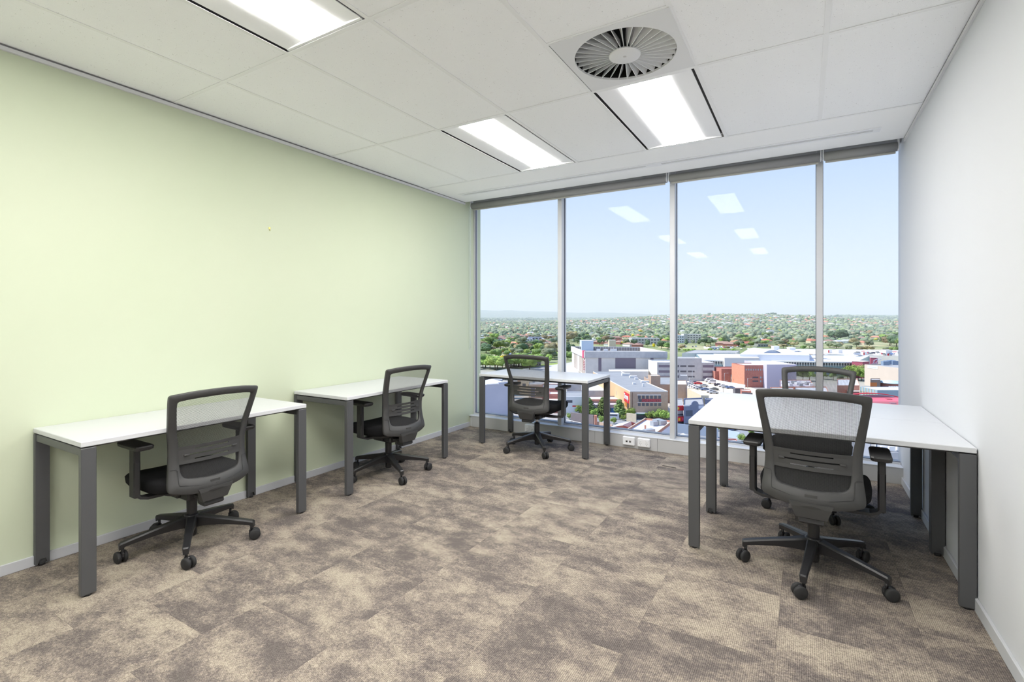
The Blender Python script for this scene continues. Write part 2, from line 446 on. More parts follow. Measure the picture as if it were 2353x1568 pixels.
# swirl diffuser
t = thing('swirl_vent', 'round swirl ceiling vent with radial blades in a square white plate', 'air vent', (-0.820, 2.556, ZC))
M_vent = mat('vent white metal', (226, 227, 228), 0.45)
hs, rc = 0.299, 0.262
N = 64
q = MB(); out = []; inn = []
for i in range(N):
    a = 2 * math.pi * i / N + math.pi / 4; c, s_ = math.cos(a), math.sin(a); k = hs / max(abs(c), abs(s_))
    out.append((c * k, s_ * k, -.004)); inn.append((c * rc, s_ * rc, -.004))
inn2 = [(x, y, .008) for x, y, z in inn]; out2 = [(x, y, .002) for x, y, z in out]
q.loft([out2, out, inn, inn2], cap=False)
q.build('plate', M_vent, t)
NB = 32
for i in range(NB):
    a = 2 * math.pi * i / NB + .05
    q = MB()
    A, B = 0.078, rc - .002
    th = .0016
    def P(r, off, z): 
        return (r * math.cos(a) + off * math.sin(a), r * math.sin(a) - off * math.cos(a), z)
    wA, wB = .007, .026
    lo = [P(A, 0, -.002), P(B, 0, -.002), P(B, wB, .052), P(A, wA, .044)]
    hi = [P(A, -.0022, -.002), P(B, -.0040, -.002), P(B, wB - .004, .054), P(A, wA - .003, .046)]
    q.add(lo + hi, [(3, 2, 1, 0), (4, 5, 6, 7), (1, 5, 4, 0), (2, 6, 5, 1), (3, 7, 6, 2), (0, 4, 7, 3)])
    q.build('blade', M_vent, t)
q = MB(); q.lathe([(.002, -.0075), (.076, -.007), (.082, -.004), (.082, .004), (.002, .004)], n=40); q.build('hub', M_vent, t)
q = MB(); q.lathe([(.002, -.0095), (.007, -.0095), (.009, -.008), (.009, -.007)], n=14); q.build('screw', mat('vent screw', (200, 200, 200), 0.4), t)
q = MB(); q.lathe([(rc + .02, .085), (rc + .02, .09)], n=40); q.loft([[((rc + .003) * math.cos(2 * math.pi * k / 48), (rc + .003) * math.sin(2 * math.pi * k / 48), z) for k in range(48)] for z in (.006, .086)], cap=False); q.build('duct', M_duct, t)

# window wall: kicker, sill, frames, glass, blinds
kick = struct(link('trim_3', None))
for a, b in ((XL + .035, -1.90), (-1.898, -1.435), (-1.433, -1.25), (-1.248, XR)):
    box_obj('panel', (a, YF, 0.0), (b, YF + .02, .125), mat('kicker panel', (188, 189, 191), 0.55), kick, r=.0015)
box_obj('end_post', (XL + .012, YF + .012, 0), (XL + .033, YF + .02, .13), M_sill, kick)
box_obj('sill_board', (XL, YF - .004, .125), (XR, YG + .03, .135), M_sill, kick, r=.003)
box_obj('cavity', (XL, YF + .021, 0), (XR, 5.16, .124), M_sill, kick)

MX = [(XL, XL + .022), (-2.346, -2.298), (-1.138, -1.090), (0.083, 0.131), (XR - .004, XR)]
wi = 0
for k in range(4):
    wroot = struct(link('window_%d' % (k + 1), None, None, (0, 0, 0)))
    a, b = MX[k][1], MX[k + 1][0]
    q = MB()
    q.box((a, YG - .02, .135), (b, YG + .03, .150)); q.box((a, YG - .02, ZC + .02), (b, YG + .03, ZC + .12))
    q.build('frame', M_alu, wroot)
    q = MB(); q.box((a, YG - .006, .150), (a + .004, YG + .006, ZC + .02))
    if k < 3: q.box((b - .004, YG - .006, .150), (b, YG + .006, ZC + .02))
    q.box((a, YG - .006, .150), (b, YG + .006, .154))
    q.build('gasket', mat('gasket dark', (50, 60, 80), 0.6), wroot)
    q = MB(); q.add([(a, YG, .152), (b, YG, .152), (b, YG, ZC + .02), (a, YG, ZC + .02)], [(0, 1, 2, 3)])
    q.build('pane', M_glass, wroot)
for k in (0, 1, 2, 3):
    a, b = MX[k]
    wr = [o for o in COL.objects if o.name == 'window_%d' % (k + 1)][0]
    if k == 0: box_obj('mullion', (a, YG - .02, .135), (b, YG + .03, ZC + .12), M_alu, wr)
    else: box_obj('mullion', (a, 4.952, .135), (b, YG + .05, ZC + .10), M_alu, wr, r=.003)

# outside face of this building (spandrels) so the room is a room from outside too
struct(box_obj('wall_front', (XL - 2.2, 5.06, -3.2), (XR + 2.2, 5.2, .13), mat('facade panel', (150, 155, 160), 0.5)))

# roller blinds
bl = [('rolled grey roller blind over the two left windows', XL + .045, -1.148), ('rolled grey roller blind over the window left of the right-hand mullion', -1.136, 0.118), ('short rolled grey roller blind over the narrow window by the white wall', 0.126, XR - .03)]
for lb, a, b in bl:
    t = thing('roller_blind', lb, 'blind', ((a + b) / 2, 4.90, 2.663), 0, 'roller blinds above the windows')
    h = (b - a) / 2
    q = MB(); q.cyl((-h + .012, 0, 0), (h - .012, 0, 0), .036, n=28); q.build('roll', M_blind, t)
    q = MB(); q.bbox((-h + .02, -.004, -.054), (h - .02, .006, -.040), .003); q.box((-h + .02, .000, -.042), (h - .02, .002, -.034)); q.build('hem_bar', M_blind_bar, t)
    for s in (-1, 1):
        q = MB(); q.bbox((s * (h - .004) - .004, -.03, -.03), (s * (h - .004) + .004, .03, .10), .002); q.cyl((s * (h - .016), 0, 0), (s * (h - .008), 0, 0), .024, n=16)
        q.build('bracket', M_plastic_w, t)
# blind chain
q = MB(); pts = []
zt, zb = 2.66, 0.95
for i in range(60): pts.append((XL + .022, 4.885, zt + (zb - zt) * i / 59))
for i in range(9):
    a = math.pi * i / 8; pts.append((XL + .022 , 4.900 - .015 * math.cos(a), zb - .02 * math.sin(a)))
for i in range(60): pts.append((XL + .022, 4.915, zb + (zt - zb) * i / 59))
q.tube(pts, .0022, n=5)
tag(q.build('blind_chain', mat('chain white', (205, 215, 210), 0.4)), 'thin looped blind chain hanging at the corner of the green wall and window', 'chain')

# wall hook
t = thing('wall_hook', 'tiny brass picture hook on the green wall', 'hook', (XL, 0, 0))
dq = lambda u, v: (lambda a, b: (lambda tt: (tt * (-math.sin(YAW) + a * math.cos(YAW)), tt * (math.cos(YAW) + a * math.sin(YAW)), EYE + b * tt))(XL / (-math.sin(YAW) + a * math.cos(YAW))))((u - CX) / F_PX, (CY - v) / F_PX)
hp = dq(619, 526); t.location = hp
q = MB(); q.bbox((0, -.008, -.004), (.003, .008, .012), .001); q.build('plate', mat('brass', (200, 190, 110), 0.4, metal=.6), t)
q = MB(); q.tube([(.002, 0, -.004), (.004, 0, -.014), (.010, 0, -.017), (.012, 0, -.010)], .0015, n=6); q.build('hook_wire', mat('brass', (200, 190, 110), 0.4), t)

# electrical plates on the kicker
def kick_x(u): 
    a = (u - CX) / F_PX
    tt = YF / (math.cos(YAW) + a * math.sin(YAW)); return tt * (-math.sin(YAW) + a * math.cos(YAW))
def plate(name, lb, u0, u1, kind):
    a, b = kick_x(u0), kick_x(u1); c = (a + b) / 2; hw = (b - a) / 2
    t = thing(name, lb, 'outlet', (c, YF, .075), 0)
    q = MB(); q.bbox((-hw, -.034, -.043), (hw, 0, .043), .007); q.build('plate', M_plastic_w, t)
    if kind == 'power':
        for s in (-1, 1):
            q = MB(); q.bbox((s * hw * .5 - .009, -.038, .014), (s * hw * .5 + .009, -.033, .026), .002); q.build('switch', M_plastic_w, t)
            q = MB()
            for dx, dz, r_ in ((-.007, -.006, .4), (.007, -.006, -.4), (0, -.022, 0)):
                Mx = Matrix.Translation((s * hw * .5 + dx, -.0345, dz)) @ Matrix.Rotation(r_, 4, 'Y')
                q.box((-.0012, -.0006, -.004), (.0012, .001, .004), M=Mx)
            q.build('socket_slots', M_gap, t)
    else:
        for s in (-1, 1):
            q = MB(); q.bbox((s * hw * .28 - .010, -.0355, -.012), (s * hw * .28 + .010, -.0335, .006), .001); q.build('port', M_gap2, t)
            q = MB(); q.box((s * hw * .28 - .006, -.0365, -.010), (s * hw * .28 + .006, -.0345, -.003)); q.build('jack', M_gap, t)
    return t
plate('data_outlet', 'white twin data outlet on the window kicker beside the desk leg', 1432.5, 1460, 'data')
plate('power_outlet', 'white double power outlet on the window kicker, beside the data outlet', 1466.5, 1495, 'power')
plate('power_outlet', 'white double power outlet on the kicker behind the chair column', 1208.5, 1231, 'power')
q = MB(); q.bbox((-.062, -.004, 0), (.062, .004, .005), .0015)  # thin dark strip lying flat on the carpet
tag(q.build('dark_strip', mat('dark strip', (70, 62, 60), 0.6), None, (-1.03, 4.46, .0005), -.15), 'thin dark strip lying on the carpet near the window kicker', 'strip')

# ------------------------------------------------------------------ desks
DT = 0.73
def make_desk(label, corner, L, D, rz=0.0):
    """local x along the length, y depth (0 = front edge), origin at the front-left corner on the floor"""
    t = thing('desk', label, 'desk', (corner[0], corner[1], 0), rz, 'white topped desks on charcoal legs')
    q = MB(); q.bbox((0, 0, DT - .025), (L, D, DT), .0025); q.build('desktop', M_top, t)
    zt = DT - .031
    for i, (x, y) in enumerate(((0, 0), (L - .06, 0), (0, D - .03), (L - .06, D - .03))):
        q = MB(); x0, x1, y0, y1 = x, x + .06, y, y + .03
        front = (i < 2)
        yi = y1 if front else y0          # inner face carries the notch
        # leg with a small trapezoid notch at the foot of the inner face
        yo0, yo1 = (y0, y0 + .019) if front else (y1 - .019, y1)
        yn0, yn1 = (y0 + .0185, y1) if front else (y0, y1 - .0185)
        q.bbox((x0, yo0, .008), (x1, yo1, zt), .0025)
        q.box((x0 + .001, yn0, .036), (x1 - .001, yn1, zt))
        for xa, xb, xc in ((x0 + .001, x0 + .010, x0 + .018), (x1 - .001, x1 - .010, x1 - .018)):
            vs = [(xa, yn0, .009), (xb, yn0, .009), (xc, yn0, .036), (xa, yn0, .036), (xa, yn1, .009), (xb, yn1, .009), (xc, yn1, .036), (xa, yn1, .036)]
            q.add(vs, [(0, 1, 2, 3), (7, 6, 5, 4), (0, 4, 5, 1), (1, 5, 6, 2), (2, 6, 7, 3), (3, 7, 4, 0)])
        lg = q.build('leg', M_leg, t)
        q = MB(); q.cyl(((x0 + x1) / 2, (y0 + y1) / 2, 0), ((x0 + x1) / 2, (y0 + y1) / 2, .014), .0145, n=14); q.build('foot', M_rub, lg)
    for x in (0, L - .06):
        q = MB(); q.bbox((x + .004, .028, zt - .038), (x + .056, D - .028, zt - .001), .003)
        q.build('end_rail', M_leg, t)
        for yy in (.06, D - .09):
            q = MB(); q.box((x + .012, yy, zt - .001), (x + .048, yy + .03, DT - .025)); q.build('spacer', M_rub, t)
    for y in (.14, D - .17):
        q = MB(); q.bbox((.056, y, zt - .028), (L - .056, y + .03, zt + .002), .003); q.build('beam', M_leg, t)
    return t
H2 = R(90)
# desks on the green wall: local x -> world +y, local y -> world -x
d1 = make_desk('white desk against the green wall, nearest the camera at left', (-2.905, 0.965), 1.215, .605, H2)
d2 = make_desk('white desk against the green wall, second along towards the window', (-2.893, 2.515), 1.195, .615, H2)
d3 = make_desk('small white desk standing before the leftmost windows', (-2.945, 4.300), 1.215, .612, 0)
d4 = make_desk('white desk with one end on the white wall, front one of the back-to-back pair', (-0.575, 2.955), 1.235, .612, 0)
d5 = make_desk('white desk of the back-to-back pair by the white wall, window side', (-0.575, 3.570), 1.235, .612, 0)

# ------------------------------------------------------------------ chairs
OUT = [(0, .972), (.12, .968), (.20, .958), (.233, .951), (.237, .926), (.227, .84), (.214, .74), (.205, .66), (.204, .60), (.209, .53), (.216, .475), (.214, .438), (.19, .424), (.12, .409), (0, .400)]
INN = [(0, .932), (.11, .928), (.178, .920), (.197, .913), (.199, .892), (.189, .82), (.176, .74), (.164, .66), (.160, .60), (.158, .54), (.150, .508), (.134, .494), (.11, .488), (.06, .482), (0, .479)]
def full(h): return h + [(-x, z) for x, z in reversed(h[1:-1])]
def smooth_loop(pts, n=4):
    m = len(pts); o = []
    for i in range(m):
        p0, p1, p2, p3 = (Vector(pts[(i + k) % m]) for k in (-1, 0, 1, 2))
        for j in range(n):
            t_ = j / n
            o.append(tuple(0.5 * ((2 * p1) + (p2 - p0) * t_ + (2 * p0 - 5 * p1 + 4 * p2 - p3) * t_ ** 2 + (3 * p1 - p0 - 3 * p2 + p3) * t_ ** 3)))
    return o
PZ = [(.38, -.262), (.44, -.242), (.52, -.222), (.58, -.213), (.65, -.214), (.74, -.230), (.85, -.272), (.98, -.322)]
def by(x, z):
    for (z0, y0), (z1, y1) in zip(PZ, PZ[1:]):
        if z <= z1 or z1 == PZ[-1][0]:
            t_ = max(0, min(1, (z - z0) / (z1 - z0))); yy = y0 + (y1 - y0) * t_; break
    return yy + 0.85 * x * x
def xin(z):
    for (x0, z0), (x1, z1) in zip(INN, INN[1:]):
        if z1 <= z <= z0: return x0 + (x1 - x0) * (z0 - z) / max(1e-6, z0 - z1)
    return 0.1
def make_chair():
    t = thing('office_chair', '', 'chair', (0, 0, 0), 0, 'black mesh back swivel chairs')
    # backrest frame
    q = MB()
    O = smooth_loop(full(OUT)); I = smooth_loop(full(INN)); n = len(O)
    th = .011; rings = []
    for L_, d, sc in ((O, -th * .35, 1), (O, -th, .985), (I, -th, 1.02), (I, -th * .4, 1), (I, th, 1), (O, th, 1), (O, -th * .35, 1)):
        rg = []
        for (x, z) in L_:
            zz = .69 + (z - .69) * (sc if L_ is O else 1.0); xx = x * (sc if L_ is O else 1.0)
            if L_ is I and sc != 1: xx = x * 1.03; zz = .69 + (z - .69) * 1.02
            rg.append((xx, by(xx, zz) + d, zz))
        rings.append(rg)
    q.loft(rings, cap=False, smooth=True)
    fr = q.build('back_frame', M_frame, t)
    # moulded corner covers on the back frame
    for s in (-1, 1):
        q = MB(); nn = 6
        a_ = [(.203, .548), (.178, .548), (.172, .540), (.172, .472), (.168, .462), (.09, .448), (0.0, .440)]
        pts = [(s * x, by(x, z) - th - .0012, z) for x, z in a_]
        q.tube(pts, .0012, n=4); q.build('seam_line', M_blk, fr)
    q = MB(); q.bbox((-.026, by(0, .455) - th - .002, .449), (.026, by(0, .455) - th + .002, .464), .001); q.build('badge', M_frame, fr)
    # mesh
    q = MB(); rows = [.476 + (.936 - .476) * i / 26 for i in range(27)]; nx = 12; vs = []
    for z in rows:
        xi = xin(min(.931, max(.480, z))) + .007
        if z <= .482: xi = .11
        if z >= .93: xi = .185
        for j in range(nx + 1):
            x = -xi + 2 * xi * j / nx; vs.append((x, by(x, z) + .003, z))
    q.add(vs, [(r_ * (nx + 1) + j, r_ * (nx + 1) + j + 1, (r_ + 1) * (nx + 1) + j + 1, (r_ + 1) * (nx + 1) + j) for r_ in range(26) for j in range(nx)], smooth=True)
    q.build('mesh_panel', M_mesh, t)
    # lumbar support with three slots
    q = MB(); xe = [-.172, -.142, -.115, -.09, -.06, -.03, 0, .03, .06, .09, .115, .142, .172]; ze = [.570, .588, .595, .613, .621, .640, .647, .664]
    def cell(xa, xb, za, zb):
        vs = []
        for d in (-.0085, -.0045):
            for x, z in ((xa, za), (xb, za), (xb, zb), (xa, zb)): vs.append((x, by(x, z) + d, z))
        q.add(vs, [(0, 1, 2, 3), (7, 6, 5, 4), (0, 4, 5, 1), (1, 5, 6, 2), (2, 6, 7, 3), (3, 7, 4, 0)])
    for zi in range(7):
        for xi in range(12):
            c = abs((xe[xi] + xe[xi + 1]) / 2)
            if zi in (1, 5) and c < .09: continue
            if zi == 3 and c < .142: continue
            cell(xe[xi], xe[xi + 1], ze[zi], ze[zi + 1])
    lum = q.build('lumbar_support', M_frame, t)
    for s in (-1, 1):
        q = MB(); q.bbox((s * .128 - .014, by(.128, .617) - .016, .612), (s * .128 + .014, by(.128, .617) - .006, .622), .002); q.build('knob', M_frame, lum)
    # spine bracket below the back
    q = MB()
    def tr(z, wd, y0, y1): return [(-wd, y0, z), (wd, y0, z), (wd, y1, z), (-wd, y1, z)]
    q.loft([tr(.345, .060, -.238, -.215), tr(.352, .066, -.252, -.212), tr(.405, .084, -.262, -.225), tr(.425, .092, -.262, -.235)])
    q.bbox((-.045, -.235, .338), (.045, -.06, .365), .006)
    q.build('back_bracket', M_frame, t)
    q = MB(); q.loft([tr(.318, .048, -.232, -.185), tr(.326, .052, -.240, -.17), tr(.352, .052, -.236, -.16)]); q.build('bracket_cover', M_blk, t)
    # seat cushion
    def sup(z, a, b, cy, n=48, e=4.0, tilt=0.0):
        rg = []
        for i in range(n):
            th_ = 2 * math.pi * i / n; c, s_ = math.cos(th_), math.sin(th_)
            x = a * math.copysign(abs(c) ** (2 / e), c); y = b * math.copysign(abs(s_) ** (2 / e), s_)
            zz = z - (0.030 * max(0, (y - .12) / .13) ** 2 if z > .41 else 0.022 * max(0, (y - .10) / .14)) + .012 * (x / .24) ** 2 * (1 if z > .43 else 0)
            rg.append((x, cy + y, zz))
        return rg
    q = MB(); q.loft([sup(.402, .21, .21, .07), sup(.408, .232, .235, .075), sup(.424, .245, .250, .078), sup(.448, .247, .258, .080), sup(.464, .238, .243, .072), sup(.472, .20, .20, .07), sup(.473, .12, .11, .07), sup(.473, .03, .03, .07)], smooth=True)
    q.build('seat', M_seat, t)
    q = MB(); q.loft([sup(.372, .12, .13, .04), sup(.380, .17, .18, .05), sup(.404, .218, .22, .068)], smooth=True)
    q.build('seat_pan', M_blk, t)
    # mechanism
    q = MB(); q.bbox((-.075, -.11, .325), (.075, .12, .378), .010); q.bbox((-.095, -.03, .335), (.095, .06, .368), .006)
    q.build('tilt_mechanism', M_blk, t)
    q = MB(); q.tube([(.09, .03, .352), (.15, .04, .350), (.20, .05, .344), (.235, .055, .342)], .006, n=8); q.bbox((.205, .038, .336), (.262, .07, .350), .004)
    q.build('lever', M_blk, t)
    # arms
    for s in (-1, 1):
        g = link('armrest', None, t)
        q = MB()
        pth = [(.10, .352), (.17, .350), (.235, .352), (.268, .362), (.285, .382)]
        rg = []
        for k, (x, z) in enumerate(pth):
            w_ = .036 - .002 * k; h_ = .007
            nx_, nz_ = (0, 1) if k < 3 else (-.6, .8)
            rg.append([(s * (x + nx_ * h_), -w_, z + nz_ * h_), (s * (x + nx_ * h_), w_, z + nz_ * h_), (s * (x - nx_ * h_), w_, z - nz_ * h_), (s * (x - nx_ * h_), -w_, z - nz_ * h_)])
        q.loft(rg); q.build('arm_bracket', M_blk, g)
        q = MB(); q.bbox((s * .284 - .016, -.029, .365), (s * .284 + .016, .029, .560), .006); q.build('arm_post', M_blk, g)
        q = MB(); q.bbox((s * .284 - .0155, -.0285, .46), (s * .284 + .0155, .0285, .628), .005)
        q.build('arm_slider', M_blk, g)
        q = MB()
        def pad(z, hx, hy): 
            return [(s * .278 + hx * a, .012 + hy * b, z) for a, b in ((-.7, -1), (.7, -1), (.95, -.93), (1, -.8), (1, .75), (.9, .92), (.6, 1), (-.6, 1), (-.9, .92), (-1, .75), (-1, -.8), (-.95, -.93))]
        q.loft([pad(.626, .034, .105), pad(.632, .042, .118), pad(.646, .044, .122), pad(.652, .041, .118), pad(.653, .030, .10)])
        q.build('arm_pad', M_blk, g)
    # gas column
    q = MB(); q.cyl((0, 0, .235), (0, 0, .345), .014, n=16); q.build('gas_piston', M_chrome, t)
    q = MB(); q.lathe([(.010, .052), (.024, .052), (.0255, .06), (.0275, .26), (.0265, .270), (.012, .271)], n=20); q.build('column', M_blk2, t)
    # star base
    b = MB(); b.lathe([(.028, .098), (.040, .100), (.044, .13), (.041, .168), (.036, .176), (.028, .178)], n=24); sb = b.build('hub', M_blk2, t)
    for k in range(5):
        a = 2 * math.pi * k / 5; M = Matrix.Rotation(a, 4, 'Z')
        q = MB(); rg = []
        for x, zt_, h_, wt, wb in ((.022, .172, .066, .027, .024), (.055, .168, .060, .026, .022), (.10, .158, .048, .023, .019), (.18, .143, .037, .020, .016), (.27, .125, .030, .018, .014), (.312, .116, .028, .018, .014), (.330, .112, .036, .017, .014), (.337, .106, .030, .014, .012)):
            rg.append([(x, -wt * .72, zt_), (x, wt * .72, zt_), (x, wt, zt_ - .008), (x, wb, zt_ - h_), (x, -wb, zt_ - h_), (x, -wt, zt_ - .008)])
        q.loft(rg, M=M); q.build('leg', M_blk2, t)
        c = link('caster', None, t, (.320 * math.cos(a), .320 * math.sin(a), 0), a + (.7, -.5, .9, -.8, .4)[k])
        q = MB(); q.cyl((0, 0, .052), (0, 0, .082), .0075, n=10); q.bbox((-.012, -.006, .030), (.024, .006, .060), .004); q.cyl((.018, -.006, .031), (.018, .006, .031), .018, n=16)
        q.build('fork', M_blk2, c)
        for s in (-1, 1):
            q = MB(); M2 = Matrix.Translation((.018, s * .0155, .031)) @ Matrix.Rotation(R(90), 4, 'X')
            q.lathe([(.004, -.0095), (.024, -.0095), (.030, -.006), (.031, 0), (.030, .006), (.024, .0095), (.004, .0095)], n=24, M=M2)
            q.build('wheel', M_rub, c)
    return t
UPPER = {'back_frame', 'mesh_panel', 'lumbar_support', 'back_bracket', 'bracket_cover', 'seat', 'seat_pan', 'tilt_mechanism', 'lever', 'armrest'}
BASEP = {'hub', 'leg', 'caster'}
CH = [((-3.068, 1.532), 89.5, -.042, .713, 'black mesh chair at the desk nearest the camera along the green wall'),
      ((-3.028, 3.070), 84.6, -.042, .779, 'black mesh chair at the middle desk along the green wall'),
      ((-2.305, 4.388), 2.8, -.005, .382, 'black mesh chair at the small desk before the window'),
      ((0.038, 3.010), -3.2, .002, .805, 'large black mesh chair in front, its back to the camera, at the paired desks'),
      ((0.031, 4.050), 169.1, -.022, .080, 'black mesh chair facing the camera from behind the paired desks, window side')]
proto = make_chair()
chairs = [proto] + [copy_tree(proto) for _ in CH[1:]]
for c, ((x, y), yaw, dz, ba, lb) in zip(chairs, CH):
    c.location = (x, y, 0); c.rotation_euler = (0, 0, R(yaw)); c['label'] = lb
    for ch in [o for o in COL.objects if o.parent == c]:
        nm = ch.name.split('.')[0]
        if nm in UPPER: ch.location.z += dz
        if nm == 'armrest' and dz < -.03:
            ch.location.z += .032
        if nm in BASEP:
            d = ba - R(yaw); rot = Matrix.Rotation(d, 4, 'Z')
            ch.location = rot @ ch.location; ch.rotation_euler = (0, 0, ch.rotation_euler.z + d + (rnd.uniform(-.5, .5) if nm == 'caster' else 0))
# ================================================================== OUTSIDE
GZ = EYE - 38.0                                   # street level
CA, SA = math.cos(YAW), math.sin(YAW)
def P(u, v, h=0.0):
    """point of the photograph (u, v) on the level h above the street"""
    d = F_PX * (38.0 - h) / (v - CY); r = (u - CX) / F_PX * d
    return Vector((-d * SA + r * CA, d * CA + r * SA, GZ + h))
def PD(u, d, z):
    r = (u - CX) / F_PX * d
    return Vector((-d * SA + r * CA, d * CA + r * SA, z))
def px(p):
    r = p[0] * CA + p[1] * SA; d = -p[0] * SA + p[1] * CA
    return CX + F_PX * r / d, CY - F_PX * (p[2] - EYE) / d, d
def hgt(vb, vt): return 38.0 * (vb - vt) / (vb - CY)

# ---- terrain
def interp(x, tab):
    if x <= tab[0][0]: return tab[0][1]
    for (a, b), (c, d) in zip(tab, tab[1:]):
        if x <= c: return b + (d - b) * (x - a) / (c - a)
    return tab[-1][1]
def sstep(x): x = max(0, min(1, x)); return x * x * (3 - 2 * x)
RIDGE = [(600, 10), (1090, 14), (1250, 16), (1330, 26), (1420, 34), (1560, 46), (1650, 50), (1740, 50), (1860, 46), (1900, 36), (2000, 30), (2080, 24), (2600, 30)]
def terr(x, y):
    d = -x * SA + y * CA; r = x * CA + y * SA
    rad = math.hypot(x, y)
    u = CX + F_PX * r / max(d, 1) if d > 50 else (2600 if r > 0 else 600)
    u = max(600, min(2600, u))
    z = 0.0
    A = interp(u, RIDGE)
    z += A * sstep((rad - 950) / 1700)
    z -= (A * .55) * sstep((rad - 2850) / 900)
    nz_ = noise.noise(Vector((x / 420, y / 420, 0.3))) * 9 + noise.noise(Vector((x / 140, y / 140, 1.3))) * 2.5
    z += nz_ * sstep((rad - 950) / 900)
    # bluish middle hills
    B = interp(u, [(600, 40), (1090, 34), (1180, 26), (1300, 20), (1560, 16), (1880, 26), (1930, 44), (2080, 42), (2600, 40)])
    z += (B + 14 * noise.noise(Vector((x / 900, y / 900, 5.1)))) * sstep((rad - 3600) / 1800)
    # far range
    Fm = interp(u, [(600, 250), (1090, 226), (1140, 206), (1165, 228), (1200, 205), (1230, 196), (1290, 186), (1330, 172), (1380, 168), (1470, 120), (1560, 72), (1640, 56), (1700, 62), (1850, 40), (2080, 50), (2600, 90)])
    z += (Fm + 26 * noise.noise(Vector((x / 1500, y / 1500, 8.1))) + 8 * noise.noise(Vector((x / 500, y / 500, 2.1)))) * sstep((rad - 9000) / 4200)
    return GZ + z
q = MB(); NA, NR = 260, 90
a0, a1 = YAW + R(100), YAW - R(100)
vs = []
radii = [34 * (19000 / 34) ** (j / (NR - 1)) for j in range(NR)]
for rr in radii:
    for i in range(NA + 1):
        a = a0 + (a1 - a0) * i / NA
        x, y = -math.sin(a) * rr, math.cos(a) * rr
        vs.append((x, y, terr(x, y)))
q.add(vs, [(j * (NA + 1) + i, j * (NA + 1) + i + 1, (j + 1) * (NA + 1) + i + 1, (j + 1) * (NA + 1) + i) for j in range(NR - 1) for i in range(NA)], smooth=True)
def terrain_mat():
    m = bpy.data.materials.new('suburb ground'); m.use_nodes = True
    n = m.node_tree; L = n.links; b = n.nodes['Principled BSDF']; b.inputs['Roughness'].default_value = 1; b.inputs['Specular IOR Level'].default_value = .05
    t = n.nodes.new('ShaderNodeTexCoord')
    ln = n.nodes.new('ShaderNodeVectorMath'); ln.operation = 'LENGTH'; L.new(t.outputs['Object'], ln.inputs[0])
    mr = n.nodes.new('ShaderNodeMapRange'); mr.inputs[1].default_value = 330; mr.inputs[2].default_value = 470; L.new(ln.outputs['Value'], mr.inputs[0])
    n1 = n.nodes.new('ShaderNodeTexNoise'); n1.inputs['Scale'].default_value = .03; n1.inputs['Detail'].default_value = 6; L.new(t.outputs['Object'], n1.inputs['Vector'])
    n2 = n.nodes.new('ShaderNodeTexNoise'); n2.inputs['Scale'].default_value = .012; n2.inputs['Detail'].default_value = 8; L.new(t.outputs['Object'], n2.inputs['Vector'])
    def ramp(src, cols):
        r_ = n.nodes.new('ShaderNodeValToRGB'); L.new(src, r_.inputs[0]); e = r_.color_ramp.elements
        e[0].position, e[0].color = cols[0][0], (*s2l(cols[0][1]), 1); e[1].position, e[1].color = cols[-1][0], (*s2l(cols[-1][1]), 1)
        for p, c in cols[1:-1]: k = e.new(p); k.color = (*s2l(c), 1)
        return r_.outputs[0]
    mf = n.nodes.new('ShaderNodeMapRange'); mf.inputs[1].default_value = 2600; mf.inputs[2].default_value = 3600; L.new(ln.outputs['Value'], mf.inputs[0])
    hill = ramp(n2.outputs['Fac'], [(.36, (84, 100, 82)), (.52, (98, 114, 92)), (.70, (150, 156, 122))])
    near = ramp(n1.outputs['Fac'], [(.38, (150, 148, 146)), (.5, (172, 168, 164)), (.62, (186, 180, 172))])
    far = ramp(n2.outputs['Fac'], [(.36, (116, 128, 92)), (.47, (136, 148, 104)), (.58, (164, 166, 128)), (.68, (186, 180, 146))])
    mx = n.nodes.new('ShaderNodeMix'); mx.data_type = 'RGBA'; L.new(mr.outputs[0], mx.inputs[0]); L.new(near, mx.inputs[6]); L.new(far, mx.inputs[7])
    mx2 = n.nodes.new('ShaderNodeMix'); mx2.data_type = 'RGBA'; L.new(mf.outputs[0], mx2.inputs[0]); L.new(mx.outputs[2], mx2.inputs[6]); L.new(hill, mx2.inputs[7])
    L.new(mx2.outputs[2], b.inputs['Base Color'])
    return m
terrain = struct(q.build('terrain', terrain_mat()))

# ---- haze: a thin layer of air over the country beyond the shopping streets
hz = MB(); hz.box((-15000, 650, GZ - 10), (13000, 19500, 520))
hm = bpy.data.materials.new('summer haze'); hm.use_nodes = True
n = hm.node_tree; n.nodes.remove(n.nodes['Principled BSDF'])
vsn = n.nodes.new('ShaderNodeVolumeScatter'); vsn.inputs['Color'].default_value = (0.86, 0.93, 1, 1); vsn.inputs['Density'].default_value = 0.00016; vsn.inputs['Anisotropy'].default_value = 0.0
n.links.new(vsn.outputs[0], n.nodes['Material Output'].inputs['Volume'])
scene.cycles.volume_bounces = 3
HAZE = hz.build('haze', hm); tag(HAZE, 'thin bluish summer haze over the far hills', 'haze', kind='stuff')

# ---- building helper
FOOT = []
def inside(p, poly):
    c = False; n_ = len(poly)
    for i in range(n_):
        a, b = poly[i], poly[(i + 1) % n_]
        if (a[1] > p[1]) != (b[1] > p[1]) and p[0] < (b[0] - a[0]) * (p[1] - a[1]) / (b[1] - a[1]) + a[0]: c = not c
    return c
def blocked(p): return any(inside(p, f) for f in FOOT)

